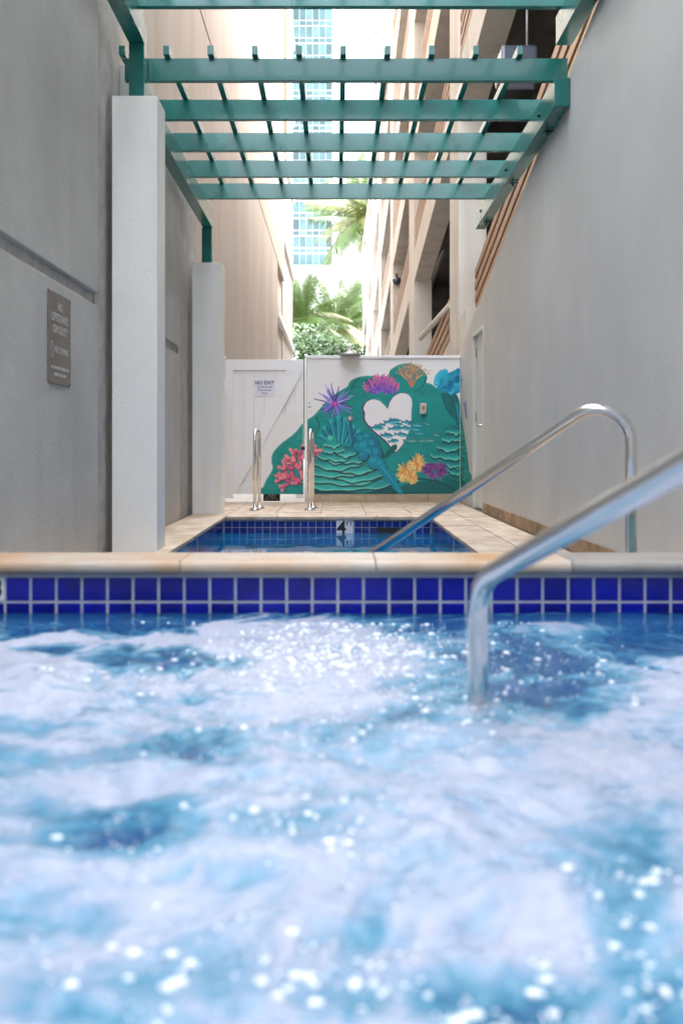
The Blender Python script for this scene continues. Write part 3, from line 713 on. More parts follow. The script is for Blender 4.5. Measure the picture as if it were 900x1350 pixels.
# blue tube sponges
for x0_, y0_, x1_, y1_, wd in ((330, 330, 308, 246, 22), (340, 330, 336, 232, 22), (352, 335, 362, 238, 22), (318, 330, 282, 272, 20), (366, 335, 392, 268, 20), (378, 340, 412, 284, 20), (312, 335, 268, 300, 18), (386, 330, 374, 252, 16)):
    stroke([(x0_, y0_), ((x0_ + x1_) / 2 + 3, (y0_ + y1_) / 2), (x1_, y1_)], wd + 4, wd + 3, DEEP); stroke([(x0_, y0_), ((x0_ + x1_) / 2 + 3, (y0_ + y1_) / 2), (x1_, y1_)], wd, wd * .9, rng.choice(((6, 130, 150), (10, 144, 160), (4, 116, 140))))
    blob(x1_, y1_, wd * .45, wd * .4, (24, 170, 186)); stroke([(x0_ - 3, y0_), (x1_ - 3, y1_)], 5, 3, (70, 196, 206), .7, False)
# stacked plate coral
def plate(cx, cy, wd, ht, c1, c2, seed):
    r2 = random.Random(seed); n = 15; top, bot = [], []
    for i in range(n + 1):
        u = i / n; x = cx - wd / 2 + wd * u; arch = math.sin(math.pi * u) ** .6
        top.append((x, cy - ht * arch * .55)); bot.append((x, cy + ht * (.12 + .42 * arch) + ht * .13 * (math.sin(u * 9 + seed * 1.7) + .7 * math.sin(u * 19 + seed)) + r2.uniform(-1, 1) * ht * .05))
    bot = smooth(bot, 4, False); poly(top + [(x, y + ht * .34) for x, y in bot[::-1]], DEEP, .95)
    g = lambda X, Y: np.stack([np.clip((Y - (cy - ht * .5)) / (ht * 1.1), 0, 1) * (b_ - a_) + a_ for a_, b_ in zip(c1, c2)], -1)
    poly(top + bot[::-1], g); stroke(bot, 3.2, 3.2, (112, 214, 190), .8, False)
    for k in range(4):
        u = r2.uniform(.15, .85); x = cx - wd / 2 + wd * u; stroke([(x - 22, cy + r2.uniform(-.1, .2) * ht), (x, cy + r2.uniform(.0, .3) * ht), (x + 22, cy + r2.uniform(-.1, .2) * ht)], 2.5, 1.5, (8, 104, 106), .7)
A, B_ = (6, 120, 118), (44, 186, 172)
def shelf(cx, y, hw, th, sag, seed):
    top, rim = [], []
    for i in range(41):
        u = i / 40; k = 1 - (2 * u - 1) ** 2; x = cx + hw * (2 * u - 1)
        rim.append((x, y + sag * k ** .7 + 4.5 * math.sin(u * 8 + seed * 2.1) * k ** .5 + 2.5 * math.sin(u * 21 + seed)))
        top.append((x * .97 + cx * .03, y - th * k ** .45))
    poly(top + [(x, yy + 9) for x, yy in rim[::-1]], DEEP, .75)
    ya, yb = y - th, y + sag
    g = lambda X, Y: np.stack([np.clip((Y - ya) / (yb - ya), 0, 1) ** 1.5 * (q - p) + p for p, q in zip((6, 112, 116), (76, 208, 196))], -1)
    poly(top + rim[::-1], g)
    r2 = random.Random(seed)
    for k in range(int(hw / 5)):
        u = r2.uniform(.08, .92); i = int(u * 38); off = r2.uniform(4, th * .9)
        stroke([(rim[i][0], rim[i][1] - off), (rim[i + 1][0], rim[i + 1][1] - off - 1), (rim[i + 2][0] + 6, rim[i + 2][1] - off)], 2.4, 1.2, r2.choice(((10, 116, 116), (80, 202, 190), (24, 146, 142))), .7)
    stroke(rim, 3.4, 3.4, (136, 224, 200), .85, False)
for j, (cx, y, hw, th, sag) in enumerate(((372, 478, 178, 30, 34), (352, 458, 150, 30, 32), (404, 446, 120, 28, 28), (338, 432, 118, 28, 28), (388, 420, 96, 26, 26), (330, 406, 100, 26, 24), (362, 388, 78, 24, 22), (322, 378, 66, 22, 20), (368, 364, 48, 20, 16), (316, 352, 42, 22, 16), (310, 334, 30, 24, 12))):
    shelf(cx, y, hw, th, sag, j + 3)
blob(309, 318, 19, 18, (26, 164, 154)); blob(304, 311, 10, 9, (96, 210, 186), 0, .8)
# blue sponge running down to the right
for cx, cy, rx, ry in ((425, 318, 24, 26), (448, 306, 20, 18), (410, 345, 18, 18), (438, 345, 30, 28), (468, 338, 24, 30), (452, 372, 32, 28), (482, 372, 22, 34), (474, 404, 28, 26), (430, 378, 20, 18), (496, 412, 18, 24), (510, 432, 14, 22)):
    blob(cx + 3, cy + 4, rx + 2, ry + 2, DEEP, 0, .8); blob(cx, cy, rx, ry, mixc((4, 112, 138), (16, 146, 170), rng.random()), 0, 1, .07); blob(cx - rx * .25, cy - ry * .3, rx * .5, ry * .4, (34, 170, 188), 0, .6)
poly(smooth([(490, 425), (520, 425), (552, 466), (584, 524), (566, 526), (530, 484), (500, 452)]), (8, 134, 160))
stroke([(500, 420), (540, 470), (574, 520)], 7, 3, (40, 176, 200), .8)
# yellow anemones
for cx, cy, r in ((592, 446, 38), (636, 412, 34), (612, 462, 30)):
    blob(cx, cy, r * .6, r * .5, (226, 132, 70))
    for k in range(70):
        a = rng.uniform(0, 2 * math.pi); q = rng.uniform(.5, 1.12) * r; s = .35
        stroke([(cx + q * .3 * math.cos(a), cy + q * .3 * math.sin(a)), (cx + q * .8 * math.cos(a + .1), cy + q * .8 * math.sin(a + .1)), (cx + q * math.cos(a), cy + q * math.sin(a) - 4)], 5, 3, rng.choice(((236, 196, 112), (246, 220, 150), (228, 164, 84), (240, 206, 128), (220, 140, 72))))
# violet anemone
for k in range(150):
    a = rng.uniform(0, 2 * math.pi); q = rng.uniform(.4, 1); x, y = 704 + 58 * q * math.cos(a), 436 + 37 * q * math.sin(a)
    stroke([(704 + (x - 704) * .4, 440 + (y - 440) * .4), (x, y)], 7, 4, mixc((92, 52, 120), (166, 84, 160), rng.random()), 1, False)
for k in range(70): blob(704 + rng.uniform(-36, 36), 428 + rng.uniform(-18, 16), 3.2, 2.6, rng.choice(((110, 58, 128), (150, 72, 140), (78, 40, 104))))
# shelf coral on the right edge
for j, (cx, y, hw, th, sag) in enumerate(((790, 462, 34, 14, 12), (790, 438, 36, 14, 12), (786, 412, 34, 14, 12), (756, 376, 68, 20, 16), (764, 344, 52, 18, 14), (772, 312, 40, 18, 12), (780, 284, 32, 18, 12))):
    shelf(cx, y, hw, th, sag, j + 40)
for k in range(46):
    x, y = rng.uniform(790, 826), rng.uniform(250, 520); stroke([(x - 9, y), (x, y + rng.uniform(2, 7)), (x + 9, y - 2)], 5, 3, rng.choice(((8, 88, 84), (30, 150, 136), (60, 186, 164), (14, 60, 64), (70, 170, 120))), .9)
poly(smooth([(730, 470), (770, 500), (800, 530), (830, 530), (820, 480), (780, 450)]), (8, 96, 88), .7)
stroke([(822, 170), (824, 200), (828, 240)], 5, 2, (120, 84, 180), 1); stroke([(816, 178), (822, 214), (826, 240)], 4, 2, (96, 70, 160), 1); stroke([(846, 400), (850, 440), (846, 476)], 9, 3, (222, 150, 96), 1); stroke([(856, 430), (850, 460)], 6, 3, (206, 130, 84), 1)
# small scattered dots by the gate edge and the faint signature lines low on the gate
for k in range(16): blob(218 + rng.uniform(-20, 12), 195 + rng.uniform(-18, 16), 2, 2, rng.choice(((110, 40, 110), (70, 30, 70), (140, 70, 130))))
for yy, xa, xb in ((490, 62, 172), (504, 70, 168)):
    x = xa
    while x < xb: wd = rng.uniform(4, 10); stroke([(x, yy), (x + wd, yy + rng.uniform(-1, 1))], 2.2, 2, (90, 170, 160), .8, False); x += wd + 3
for k in range(5): stroke([(180, 280 + k * 9), (192, 276 + k * 9), (203, 281 + k * 9)], 2, 2, (120, 190, 180), .7)
PLIN = np.where(paint / 255 <= .04045, paint / 255 / 12.92, ((paint / 255 + .055) / 1.055) ** 2.4)
# soften by one unit so that edges read as brushed paint
def soft(a):
    for ax in (0, 1): a = (np.roll(a, 1, ax) + 2 * a + np.roll(a, -1, ax)) / 4
    return a
AS = soft(soft(alpha)); PS = soft(PLIN * alpha[..., None])
AS1 = np.clip(soft(alpha), 1e-4, 1)
def sample(px, py, basec):
    u, v = (px - U0) * UW, (py - 470) * UW
    iu, iv_ = np.clip(u.astype(int), 0, CW_ - 1), np.clip(v.astype(int), 0, CH_ - 1)
    a = np.clip(AS1[iv_, iu], 0, 1); a = np.where((u < 0) | (u >= CW_) | (v < 0) | (v >= CH_), 0, a)
    c = PS[iv_, iu] / np.maximum(AS1[iv_, iu], 1e-3)[..., None]
    return np.array(basec) * (1 - a[..., None]) + c * a[..., None]
MP = vcol_mat('mural_paint', .5, .15)
def painted_sheet(name, P, basec, parent, ax):
    """P: array (n,m,3) of points on a flat board"""
    n_, m_ = P.shape[:2]
    px = VX + P[..., 0] * F / P[..., 1]; py = VY - (P[..., 2] - CH) * F / P[..., 1]
    col = sample(px, py, basec)
    idx = np.arange(n_ * m_).reshape(n_, m_)
    fs_ = np.stack([idx[:-1, :-1], idx[:-1, 1:], idx[1:, 1:], idx[1:, :-1]], -1).reshape(-1, 4)
    me = bpy.data.meshes.new(name); me.from_pydata(P.reshape(-1, 3).tolist(), [], fs_.tolist())
    a_ = me.color_attributes.new('paint', 'FLOAT_COLOR', 'POINT')
    a_.data.foreach_set('color', np.concatenate([col.reshape(-1, 3), np.ones((n_ * m_, 1))], 1).ravel().astype(np.float32))
    return wpart(name, me, MP, parent)
def mesh_pts(u, v, fn): return np.array([[fn(a, b_) for a in u] for b_ in v])
WHITE = rgb(236, 235, 234)
zt = CH + (VY - 473) * WD / F
mwall = thing('mural_wall', 'white wall painted with a teal coral reef mural and a heart opening', 'wall', (.4, WD + .1, 0))
mx0, mx1 = (404.5 - VX) * WD / F, XR - .004
wpart('wall_body', bxm(mx0, mx1, WD, WD + .12, .10, zt, .004), M['vinyl'], mwall)
wpart('cap', bxm(mx0 - .005, mx1, WD - .022, WD + .14, zt + .001, zt + .04, .008), M['vinyl'], mwall)
painted_sheet('mural', mesh_pts(np.linspace(mx0 + .006, mx1 - .006, 380), np.linspace(.103, zt - .006, 340), lambda a, b_: (a, WD - .002, b_)), WHITE, mwall, 'xz')
x = mx0
while x < mx1 - .02:
    wd = min(random.uniform(.3, .45), mx1 - x); wpart('base_stone', bxm(x + .002, x + wd - .002, WD - .02, WD + .14, -.01, .098, .004), M['basestone'], mwall); x += wd
# the reef runs on round the corner along the right wall
sheet_y = np.linspace(11.47, WD - .025, 70)
def ret(a, b_): return (XR - .003, a, b_)
painted_sheet('mural_return', mesh_pts(sheet_y, np.linspace(.02, 1.72, 220), ret), rgb(200, 197, 192), rw, 'yz')
# shower head over the wall top, push valve and soap dispenser
sh = thing('outdoor_shower', 'grey shower head on a short arm over the top of the mural wall', 'shower', (at(461, 466, WD).x, WD - .05, zt))
sx = at(461, 0, WD).x
wpart('arm', tube(bmesh.new(), fillet([(sx, WD + .06, zt + .04), (sx, WD + .06, zt + .17), (sx, WD - .10, zt + .15), (sx, WD - .12, zt + .10)], [.04, .04], 6), .011, 10), M['galv'], sh)
wpart('head', lathe(bmesh.new(), [(.012, .10), (.022, .085), (.05, .06), (.125, .035), (.135, .02), (.125, .005), (.06, 0)], (sx, WD - .12, zt + .015)), M['galv'], sh)
vx_, vz_ = at(461, 552, WD).x, at(461, 552, WD).z
va = thing('shower_valve', 'round metal shower push button on the mural below the urchin', 'valve', (vx_, WD - .003, vz_))
wpart('rose', lathe(bmesh.new(), [(.038, 0), (.038, -.012), (.03, -.02)], (vx_, WD - .003, vz_), 'Y'), M['galv'], va)
wpart('button', lathe(bmesh.new(), [(.022, -.02), (.022, -.05), (.016, -.056)], (vx_, WD - .003, vz_), 'Y'), M['steel'], va)
c0 = at(557, 538.5, WD)
so = thing('soap_dispenser', 'small beige box fixed on the mural right of the heart', 'dispenser', (c0.x, WD - .003, c0.z - .08))
wpart('body', bxm(c0.x - .04, c0.x + .042, WD - .075, WD - .003, c0.z - .07, c0.z + .065, .012), M['tan_pale'], so)
wpart('window', bxm(c0.x - .014, c0.x + .016, WD - .079, WD - .074, c0.z - .02, c0.z + .025, .002), M['slate'], so)

# ---------------------------------------------------------------- gate
gx0, gx1 = (297.5 - VX) * WD / F, (400 - VX) * WD / F; gz0 = .10; gz1 = CH + (VY - 474) * WD / F
gt = thing('gate', 'white vinyl gate with a diagonal brace, left of the mural wall', 'gate', ((gx0 + gx1) / 2, WD + .03, 0))
fw = .095
wpart('stile', bxm(gx0, gx0 + fw, WD - .012, WD + .035, gz0 - .05, gz1, .004), M['vinyl'], gt)
wpart('stile', bxm(gx1 - fw, gx1, WD - .012, WD + .035, gz0 - .05, gz1, .004), M['vinyl'], gt)
wpart('rail', bxm(gx0 + fw + .001, gx1 - fw - .001, WD - .0125, WD + .034, gz1 - .135, gz1 - .001, .004), M['vinyl'], gt)
wpart('rail', bxm(gx0 + fw + .001, gx1 - fw - .001, WD - .0125, WD + .034, gz0 + .002, gz0 + .125, .004), M['vinyl'], gt)
nb = 6; bw = (gx1 - gx0 - 2 * fw) / nb
for k in range(nb): wpart('board', bxm(gx0 + fw + bw * k + .001, gx0 + fw + bw * (k + 1) - .001, WD + .014, WD + .03, gz0 + .05, gz1 - .06, .004), M['vinyl'], gt)
bm = bmesh.new()
ba, bb = (gx0 + .10, gz0 + .01), (gx1 - .16, gz1 - .012); wv_ = .165
for yy in (WD - .034, WD + .003): [bm.verts.new((p[0], yy, p[1])) for p in ((ba[0], ba[1]), (ba[0] + .03, ba[1]), (bb[0] + wv_, bb[1] - .12), (bb[0] + wv_ - .03, bb[1]), (bb[0], bb[1]), (ba[0], ba[1] + .17))]
vsb = list(bm.verts); bm.faces.new(vsb[:6]); bm.faces.new(vsb[6:][::-1])
for i in range(6): bm.faces.new((vsb[i], vsb[6 + i], vsb[6 + (i + 1) % 6], vsb[(i + 1) % 6]))
bmesh.ops.recalc_face_normals(bm, faces=bm.faces); wpart('brace', bm, M['vinyl'], gt)
painted_sheet('mural_corner', mesh_pts(np.linspace((340 - VX) * WD / F, gx1 - .004, 110), np.linspace(gz0 + .002, CH + (VY - 545) * WD / F, 190), lambda a, b_: (a, WD - .0185, b_)), WHITE, gt, 'xz')
for zz in (.45, 1.45): wpart('hinge', bxm(gx0 - .012, gx0 + .03, WD - .02, WD - .0125, zz, zz + .1), M['vinyl'], gt)
wpart('latch', bxm(gx1 - .03, gx1 + .02, WD - .03, WD - .0125, .66, .70, .003), M['black'], gt)
gp_ = thing('gate_post', 'slim white capped vinyl post at the hinge side of the gate', 'post', (gx0 - .06, WD + .05, 0))
wpart('shaft', bxm(gx0 - .11, gx0 - .013, WD - .0, WD + .1, -.01, gz1 + .02, .003), M['vinyl'], gp_)
wpart('cap', bxm(gx0 - .125, gx0 + .0, WD - .015, WD + .115, gz1 + .021, gz1 + .045, .008), M['vinyl'], gp_)
gp_ = thing('gate_post', 'narrow white strip standing in for light in the slit between gate and mural wall', 'post', ((402 - VX) * WD / F, WD + .15, 0))
wpart('shaft', bxm(gx1 + .008, mx0 - .008, WD + .125, WD + .2, -.01, zt + .02, .003), M['vinyl'], gp_)  # white strip put behind the slit for the light showing through it
# NO EXIT sign
s0, s1 = at(337, 501, WD), at(360.5, 522, WD)
ns = thing('no_exit_sign', 'small white no exit sign with dark lettering on the gate', 'sign', ((s0.x + s1.x) / 2, WD - .01, s1.z))
wpart('plate', bxm(s0.x, s1.x, WD + .004, WD + .0135, s1.z, s0.z, .001), M['plate'], ns)
cx_ = (s0.x + s1.x) / 2
for tx, sz, py, bo in (('NO EXIT', .062, 504.8, .0012), ('Authorized', .040, 510, 0), ('Personnel', .040, 514.2, 0), ('Only', .040, 518.4, 0)):
    o = wpart('lettering', text_mesh(tx, sz, .0006, bo), M['navy'], ns); o.location = (cx_, WD + .003, CH + (VY - py) * WD / F); o.rotation_euler = (R(90), 0, 0)
# dark lattice seen in the gap under the gate
lt = thing('lattice_panel', 'black lattice strip showing through the gap under the gate', 'lattice', (at(357, 0, WD).x, WD + .25, 0))
la, lb = at(347, 0, WD + .25).x, at(369, 0, WD + .25).x
wpart('backing', bxm(la, lb, WD + .26, WD + .27, 0, .16), M['black'], lt)
for s in (-1, 1):
    bm = bmesh.new(); xx = la - .1
    while xx < lb + .1:
        a0, a1 = (xx, 0), (xx + s * .11, .11)
        if min(a0[0], a1[0]) > la and max(a0[0], a1[0]) < lb: tube(bm, [(a0[0], WD + .257, a0[1] + .02), (a1[0], WD + .257, a1[1] + .02)], .004, 6)
        xx += .04
    if len(bm.verts): wpart('lattice_bars', bm, M['galv'], lt)
    else: bm.free()

# ================================================================== TAN BUILDING (left, behind the low wall)
XT = -1.62
tb = thing('tan_building', 'tall tan concrete building with panel joints along the left of the alley', 'building', (-4, 18, -.05))
wpart('core', bxm(XT - 6, XT - .02, 7.35, 27.9, -.05, 19.2), M['joint'], tb)
zs = [-.04, 5.94, 10.4, 14.9, 19.4]; ysn = [7.36, 8.97, 18.1, 27.2]
for i in range(3):
    for j in range(4):
        y1 = ysn[i + 1]
        if i == 2: y1 = 28.0 if j == 0 else 31.6
        wpart('panel', bxm(XT - .12, XT, ysn[i] + .008, y1 - .008, zs[j] + .016, zs[j + 1] - .016, .01), M['tan'], tb)
wpart('upper_core', bxm(XT - 6, XT - .021, 27.91, 31.55, 5.96, 19.2), M['joint'], tb)
wpart('trim', bxm(XT - .02, XT + .10, 31.2, 31.58, 10.4, 19.2), M['slat'], tb)
rb = thing('balcony_block', 'pale end of the left building with slanting white ledges', 'building', (-4, 36, -.05))
wpart('wall', bxm(XT - 6, XT - .06, 31.7, 39, -.05, 20), M['tan_pale'], rb)
for j, z in enumerate((1.6, 4.4, 7.2, 10.2, 13.2, 16.2, 19.2)):
    wpart('ledge', bxm(XT - .3, XT + .03, 28.3 if z < 5 else 31.75, 38.9, z, z + .22, .01), M['white_b'], rb)
wpart('ground_wall', bxm(XT - 6, XT - .10, 28.0, 31.69, -.05, 5.9), M['tan_pale'], rb)
for k in range(7): wpart('fin', bxm(XT - .099, XT - .05, 28.5 + .4 * k, 28.56 + .4 * k, 0, 1.58), M['tan'], rb)

# ================================================================== PARKING GARAGE (right)
gr = thing('parking_garage', 'cream concrete parking garage with sloping ramps and tan louvers on the right', 'garage', (5, 25, -.05))
XG = 1.615; SL = .13
def rz(n_, d):                  # underside of ramp n at depth d
    if n_ == -1: return 1.98 + (.22 if d < 12.35 else SL) * (12.35 - d)
    return 4.12 + SL * (20.3 - d) + 2.65 * n_
for k in range(7):
    y0 = 13.0 + 7.4 * k
    wpart('column', bxm(XG - .012, XG + .36, y0, y0 + (1.0 if k == 0 else 1.3), -.05, 12.6, .02), M['garage'], gr)
YE = 59.5
for n_ in range(-1, 4):
    y0 = 3.0 if n_ == -1 else -2.0
    hh = .45 if n_ == -1 else .62
    segs = [(y0, 12.35), (12.35, YE)] if n_ == -1 else [(y0, YE)]
    for a_, b_ in segs:
        bm = bmesh.new(); quadprism(bm, [(a_, rz(n_, a_) + .003), (b_, rz(n_, b_) + .003), (b_, rz(n_, b_) + hh), (a_, rz(n_, a_) + hh)], XG + (.19 if n_ == -1 and b_ < 13 else 0), XG + .32)
        wpart('spandrel', bm, M['garage'], gr)
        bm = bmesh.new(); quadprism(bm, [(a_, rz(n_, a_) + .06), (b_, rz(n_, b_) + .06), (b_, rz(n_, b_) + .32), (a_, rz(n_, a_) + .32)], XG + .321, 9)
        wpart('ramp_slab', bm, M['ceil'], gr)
    for k in range(4):    # louver slats parallel to the ramp
        for bay in range(0, 7):
            a_, b_ = (5.6 + 7.4 * (bay - 1) + 1.02, 13.0 + 7.4 * (bay - 1) - .02) if bay else (3.0, 5.58)
            if bay == 1: a_ = 5.6
            if bay > 1: a_ += .3
            if n_ == -1 and bay == 0: continue
            if bay > 6: continue
            z_ = hh + .07 + .16 * k
            bm = bmesh.new(); quadprism(bm, [(a_, rz(n_, a_) + z_), (b_, rz(n_, b_) + z_), (b_, rz(n_, b_) + z_ + .10), (a_, rz(n_, a_) + z_ + .10)], XG + (.20 if n_ == -1 and bay < 2 else .012), XG + (.24 if n_ == -1 and bay < 2 else .05))
            wpart('slat', bm, M['slat'], gr)
    for k in range(3):                       # ribs under the slabs
        xx = XG + 1.6 + 2.0 * k
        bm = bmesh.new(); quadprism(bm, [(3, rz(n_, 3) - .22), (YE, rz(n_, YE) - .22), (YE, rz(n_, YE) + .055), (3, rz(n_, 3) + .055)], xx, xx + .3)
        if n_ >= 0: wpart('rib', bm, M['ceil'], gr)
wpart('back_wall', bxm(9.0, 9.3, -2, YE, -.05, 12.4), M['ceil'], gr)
wpart('end_wall', bxm(XG + .40, 9, YE - .3, YE, -.05, 12.4), M['garage'], gr)
wpart('yellow_stripe', bxm(3.2, 3.6, 19.0, 19.2, 2.0, 4.0), M['yellow'], gr)
wpart('yellow_stripe', bxm(2.3, 2.55, 27.0, 27.2, 4.0, 6.0), M['yellow'], gr)
wpart('yellow_stripe', bxm(3.0, 3.5, 12.0, 12.2, 3.4, 5.0), M['yellow'], gr)
bm = bmesh.new(); quadprism(bm, [(-2, 12.42), (YE, 12.42), (YE, 12.7), (-2, 12.7)], XG - .02, 9.3); wpart('roof', bm, M['garage'], gr)
pa, pb = at(556, 407, 22.6), at(600, 278, 17.0)
tag(obj('drain_pipe', tube(bmesh.new(), [pa, pa.lerp(pb, .5), pb], .075, 14), M['galv']), 'fat grey pipe slung beneath the garage ceiling between two columns', 'pipe')
ga, gb = at(553.5, 446, 18.5), at(594, 402, 14.2)
rl = tag(obj('guard_bar', tube(bmesh.new(), [ga, gb], .05, 10), M['garage']), 'cream slanting guard bar in the garage opening above the mural', 'bar')
hb = thing('junction_box', 'grey box with black underside hung below the garage ceiling behind the pergola', 'box', (1.82, 10.2, 4.3))
wpart('lid', bxm(1.66, 2.02, 9.95, 10.40, 4.42, 4.72, .03), M['boxgrey'], hb); wpart('underside', bxm(1.68, 2.0, 9.97, 10.38, 4.27, 4.419, .02), M['black'], hb)
wpart('hanger', tube(bmesh.new(), [(1.95, 10.15, 4.72), (1.95, 10.15, rz(0, 10.15) + .07)], .012, 8), M['galv'], hb)
c_ = at(522.7, 371, 27.6)
sc_ = thing('security_camera', 'small grey dome camera on a garage column', 'camera', (c_.x, c_.y, c_.z))
wpart('bracket', tube(bmesh.new(), [(c_.x, 27.9, c_.z + .22), (c_.x, 27.6, c_.z + .2), (c_.x, 27.6, c_.z + .1)], .03, 8), M['black'], sc_)
wpart('dome', lathe(bmesh.new(), [(.09, .1), (.12, .06), (.12, 0), (.09, -.07), (.03, -.11)], (c_.x, 27.6, c_.z)), M['boxgrey'], sc_)

# ================================================================== FAR TOWER, PODIUM, WHITE BLOCK
TD = 180.0
gtw = thing('glass_tower', 'pale teal glass tower far behind the palms', 'tower', (-8, TD + 8, -.05))
xr_ = (438 - VX) * TD / F; zb_ = CH + (VY - 357) * TD / F; mp_ = 1.19; fh_ = 3.17
ncl, nfl = 14, 18
wpart('core', bxm(xr_ - mp_ * ncl, xr_, TD + .3, TD + 16, zb_, zb_ + fh_ * (nfl + 12)), M['mull'], gtw)
pm_ = bmesh_to(bxm(0, mp_ - .16, 0, .18, 0, fh_ * .60), 'pane'); pm_.materials.append(M['glass'])
pm2 = bmesh_to(bxm(0, mp_ - .16, 0, .18, 0, fh_ * .22), 'pane'); pm2.materials.append(M['glass'])
for j in range(nfl + 4):
    for i in range(ncl - 6, ncl):
        wpart('pane', pm_, None, gtw).location = (xr_ - mp_ * ncl + mp_ * i + .08, TD + .11, zb_ + fh_ * j + .28 + fh_ * .27)
        wpart('pane', pm2, None, gtw).location = (xr_ - mp_ * ncl + mp_ * i + .08, TD + .11, zb_ + fh_ * j + .18)
wpart('mullion_wall', bxm(xr_ - mp_ * ncl, xr_ - mp_ * 6 - .1, TD + .1, TD + .29, zb_, zb_ + fh_ * (nfl + 12)), M['glass'], gtw)
pd = thing('podium_building', 'white plain podium below the glass tower', 'building', (-10, TD + 5, -.05))
wpart('wall', bxm(-30, (441 - VX) * TD / F, TD - 2, TD + 18, -.05, zb_ - .02), M['white_b'], pd)
wpart('parapet', bxm(-30.1, (441.5 - VX) * TD / F, TD - 2.2, TD + 18.1, zb_ - .019, zb_ + .5), M['white_b'], pd)
wh = thing('white_highrise', 'plain white highrise with small dark vents far down the alley', 'building', (10, 225, -.05))
WH = 210.0
wpart('wall', bxm((443 - VX) * WH / F, 45, WH, WH + 20, -.05, 150), M['white_b'], wh)
for k in range(22):
    py = 21 + 22.4 * k - 67.2
    z = CH + (VY - py) * WH / F
    if py > 330: break
    for px, s_ in ((495, .3), (500, .16), (503, .16)):
        xx = (px - VX) * WH / F; wpart('vent', bxm(xx - s_, xx + s_, WH - .05, WH - .002, z - s_ * .7, z + s_ * .7), M['dark'], wh)

# ================================================================== PALMS
def frond_mesh(ln, droop, wdt, r, nl=56):
    bm = bmesh.new(); pts = []
    for i in range(nl + 1):
        u = i / nl; pts.append(Vector((ln * (u - .12 * droop * u * u), 0, ln * (.32 * u - droop * .75 * u * u))))
    tube(bm, pts, [.022 * ln / 2 * (1 - .85 * i / nl) + .004 for i in range(nl + 1)], 5)
    for i in range(3, nl + 1):
        u = i / nl; p = pts[i]; t = (pts[min(i + 1, nl)] - pts[i - 1]).normalized()
        lw = wdt * (math.sin(math.pi * min(1, u * .88 + .12)) ** .7) * r.uniform(.8, 1.15)
        for s in (-1, 1):
            side = Vector((0, s, 0)); d = (side * .82 + t * .55 + Vector((0, 0, -.25 - .5 * droop * r.uniform(.4, 1.1)))).normalized()
            hw = ln * .0052; q1 = p + d * lw * .55 + Vector((0, 0, -.03 * lw)); q2 = p + d * lw + Vector((0, 0, -.28 * lw))
            n_ = t * hw
            v = [bm.verts.new(c) for c in (p - n_, p + n_, q1 + n_ * 1.1, q1 - n_ * 1.1, q2)]
            bm.faces.new((v[0], v[1], v[2], v[3])); bm.faces.new((v[3], v[2], v[4]))
    return bmesh_to(bm, 'frond')
fr_rng = random.Random(11)
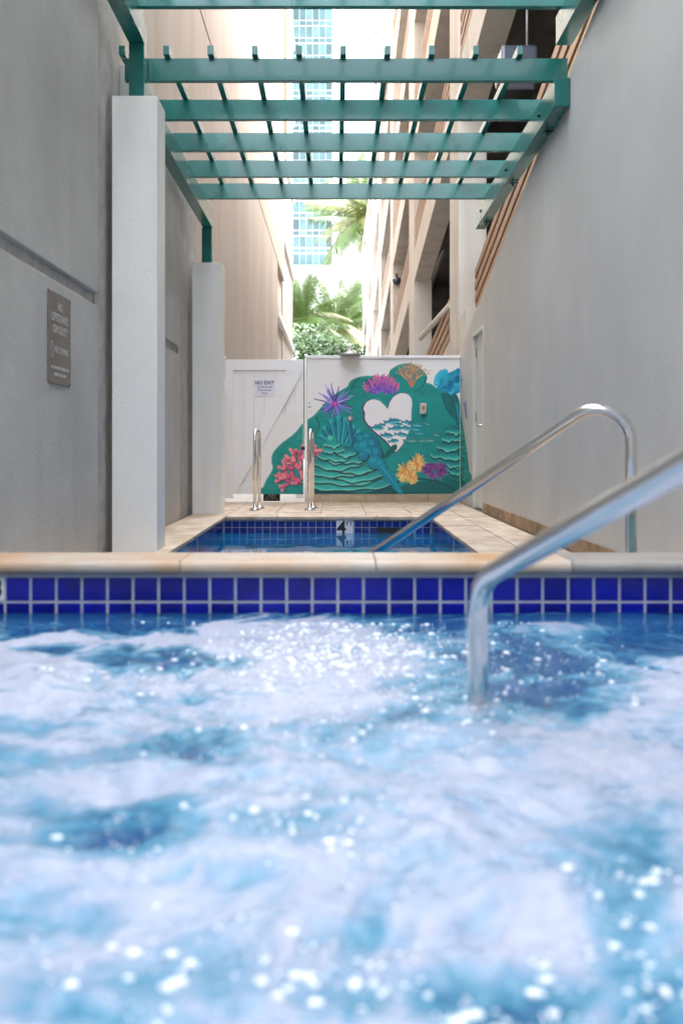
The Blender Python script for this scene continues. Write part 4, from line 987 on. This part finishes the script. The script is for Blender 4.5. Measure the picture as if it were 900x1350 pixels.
def palm(base, h, ln, nfr, label, lean=(0, 0), mats=('leaf', 'leaf_y'), trunk_r=.16):
    t = thing('palm_tree', label, 'palm tree', base, 'palms at the end of the alley')
    b0 = Vector(base); top = b0 + Vector((lean[0], lean[1], h))
    pts = [b0.lerp(top, i / 8) + Vector((lean[0] * .25 * math.sin(math.pi * i / 8), 0, 0)) for i in range(9)]
    wpart('trunk', tube(bmesh.new(), pts, [trunk_r * (1.25 - .55 * i / 8) for i in range(9)], 12), M['bark'], t)
    meshes = [frond_mesh(ln * fr_rng.uniform(.85, 1.1), dr, ln * .30, fr_rng) for dr in (.2, .4, .62, .85)]
    for me_, mm in zip(meshes, (mats[0], mats[0], mats[0], mats[1])): me_.materials.append(M[mm])
    for k in range(nfr):
        ti = fr_rng.random(); me_ = meshes[0] if k % 4 == 0 else meshes[1 + int(ti * 2.99)]
        o = wpart('frond', me_, None, t); o.location = top
        o.rotation_euler = (fr_rng.uniform(-.35, .35), -fr_rng.uniform(.7, 1.25) if k % 4 == 0 else fr_rng.uniform(-.6, .75), 2 * math.pi * k / nfr * 1.0 + fr_rng.uniform(-.3, .3))
    bm = bmesh.new()
    for k in range(7):
        a = fr_rng.uniform(0, 6.28); tube(bm, [top + Vector((.1 * math.cos(a), .1 * math.sin(a), -.1)), top + Vector((.35 * math.cos(a), .35 * math.sin(a), -.35)), top + Vector((.45 * math.cos(a), .45 * math.sin(a), -.75))], [.04, .05, .07], 6)
    wpart('fruit_stalk', bm, M['coconut'], t)
def ground_pt(px, d): return ((px - VX) * d / F, d, -.05)
palm(ground_pt(401, 62), CH + (VY - 420) * 62 / F, 3.3, 34, 'coconut palm with pale trunk and yellowing fronds beside the tan building', (-.2, 0), trunk_r=.2)
palm(ground_pt(428, 66), CH + (VY - 428) * 66 / F, 3.3, 34, 'coconut palm with orange fruit stalks right above the shower head', (.55, 0))
palm(ground_pt(466, 72), CH + (VY - 425) * 72 / F, 3.3, 28, 'slim palm half hidden by the garage corner', (.3, 0))
palm(ground_pt(483, 61), CH + (VY - 292) * 61 / F, 4.3, 40, 'tall palm whose fronds hang beside the garage under the pergola', (.1, 0), trunk_r=.14)
# shrubs under the palms
def shrub(px, d, wd, h, label):
    r = random.Random(int(px)); bm = bmesh.new(); b0 = Vector(ground_pt(px, d))
    for k in range(2600):
        u = Vector((r.gauss(0, .45), r.gauss(0, .45), r.random() ** .7)); q = b0 + Vector((u.x * wd, u.y * wd * .5, u.z * h))
        a = r.uniform(0, 6.28); e1 = Vector((math.cos(a), math.sin(a), r.uniform(-.6, .6))).normalized() * r.uniform(.10, .22); e2 = e1.orthogonal().normalized() * .06
        bm.faces.new([bm.verts.new(c) for c in (q - e1, q + e2, q + e1, q - e2)])
    t = thing('shrub', label, 'shrub', b0, 'shrubs under the far palms'); wpart('foliage', bm, M['shrub'], t)
    wpart('stem', tube(bmesh.new(), [b0, b0 + Vector((.1, 0, h * .8))], [.1, .04], 8), M['bark'], t)
shrub(398, 54, 1.7, 7.4, 'dense green shrub behind the gate, against the tan building')
shrub(420, 56, 1.7, 7.0, 'leafy green shrub between the two palm trunks')
shrub(455, 57, 1.6, 6.6, 'low green shrub behind the shower head')
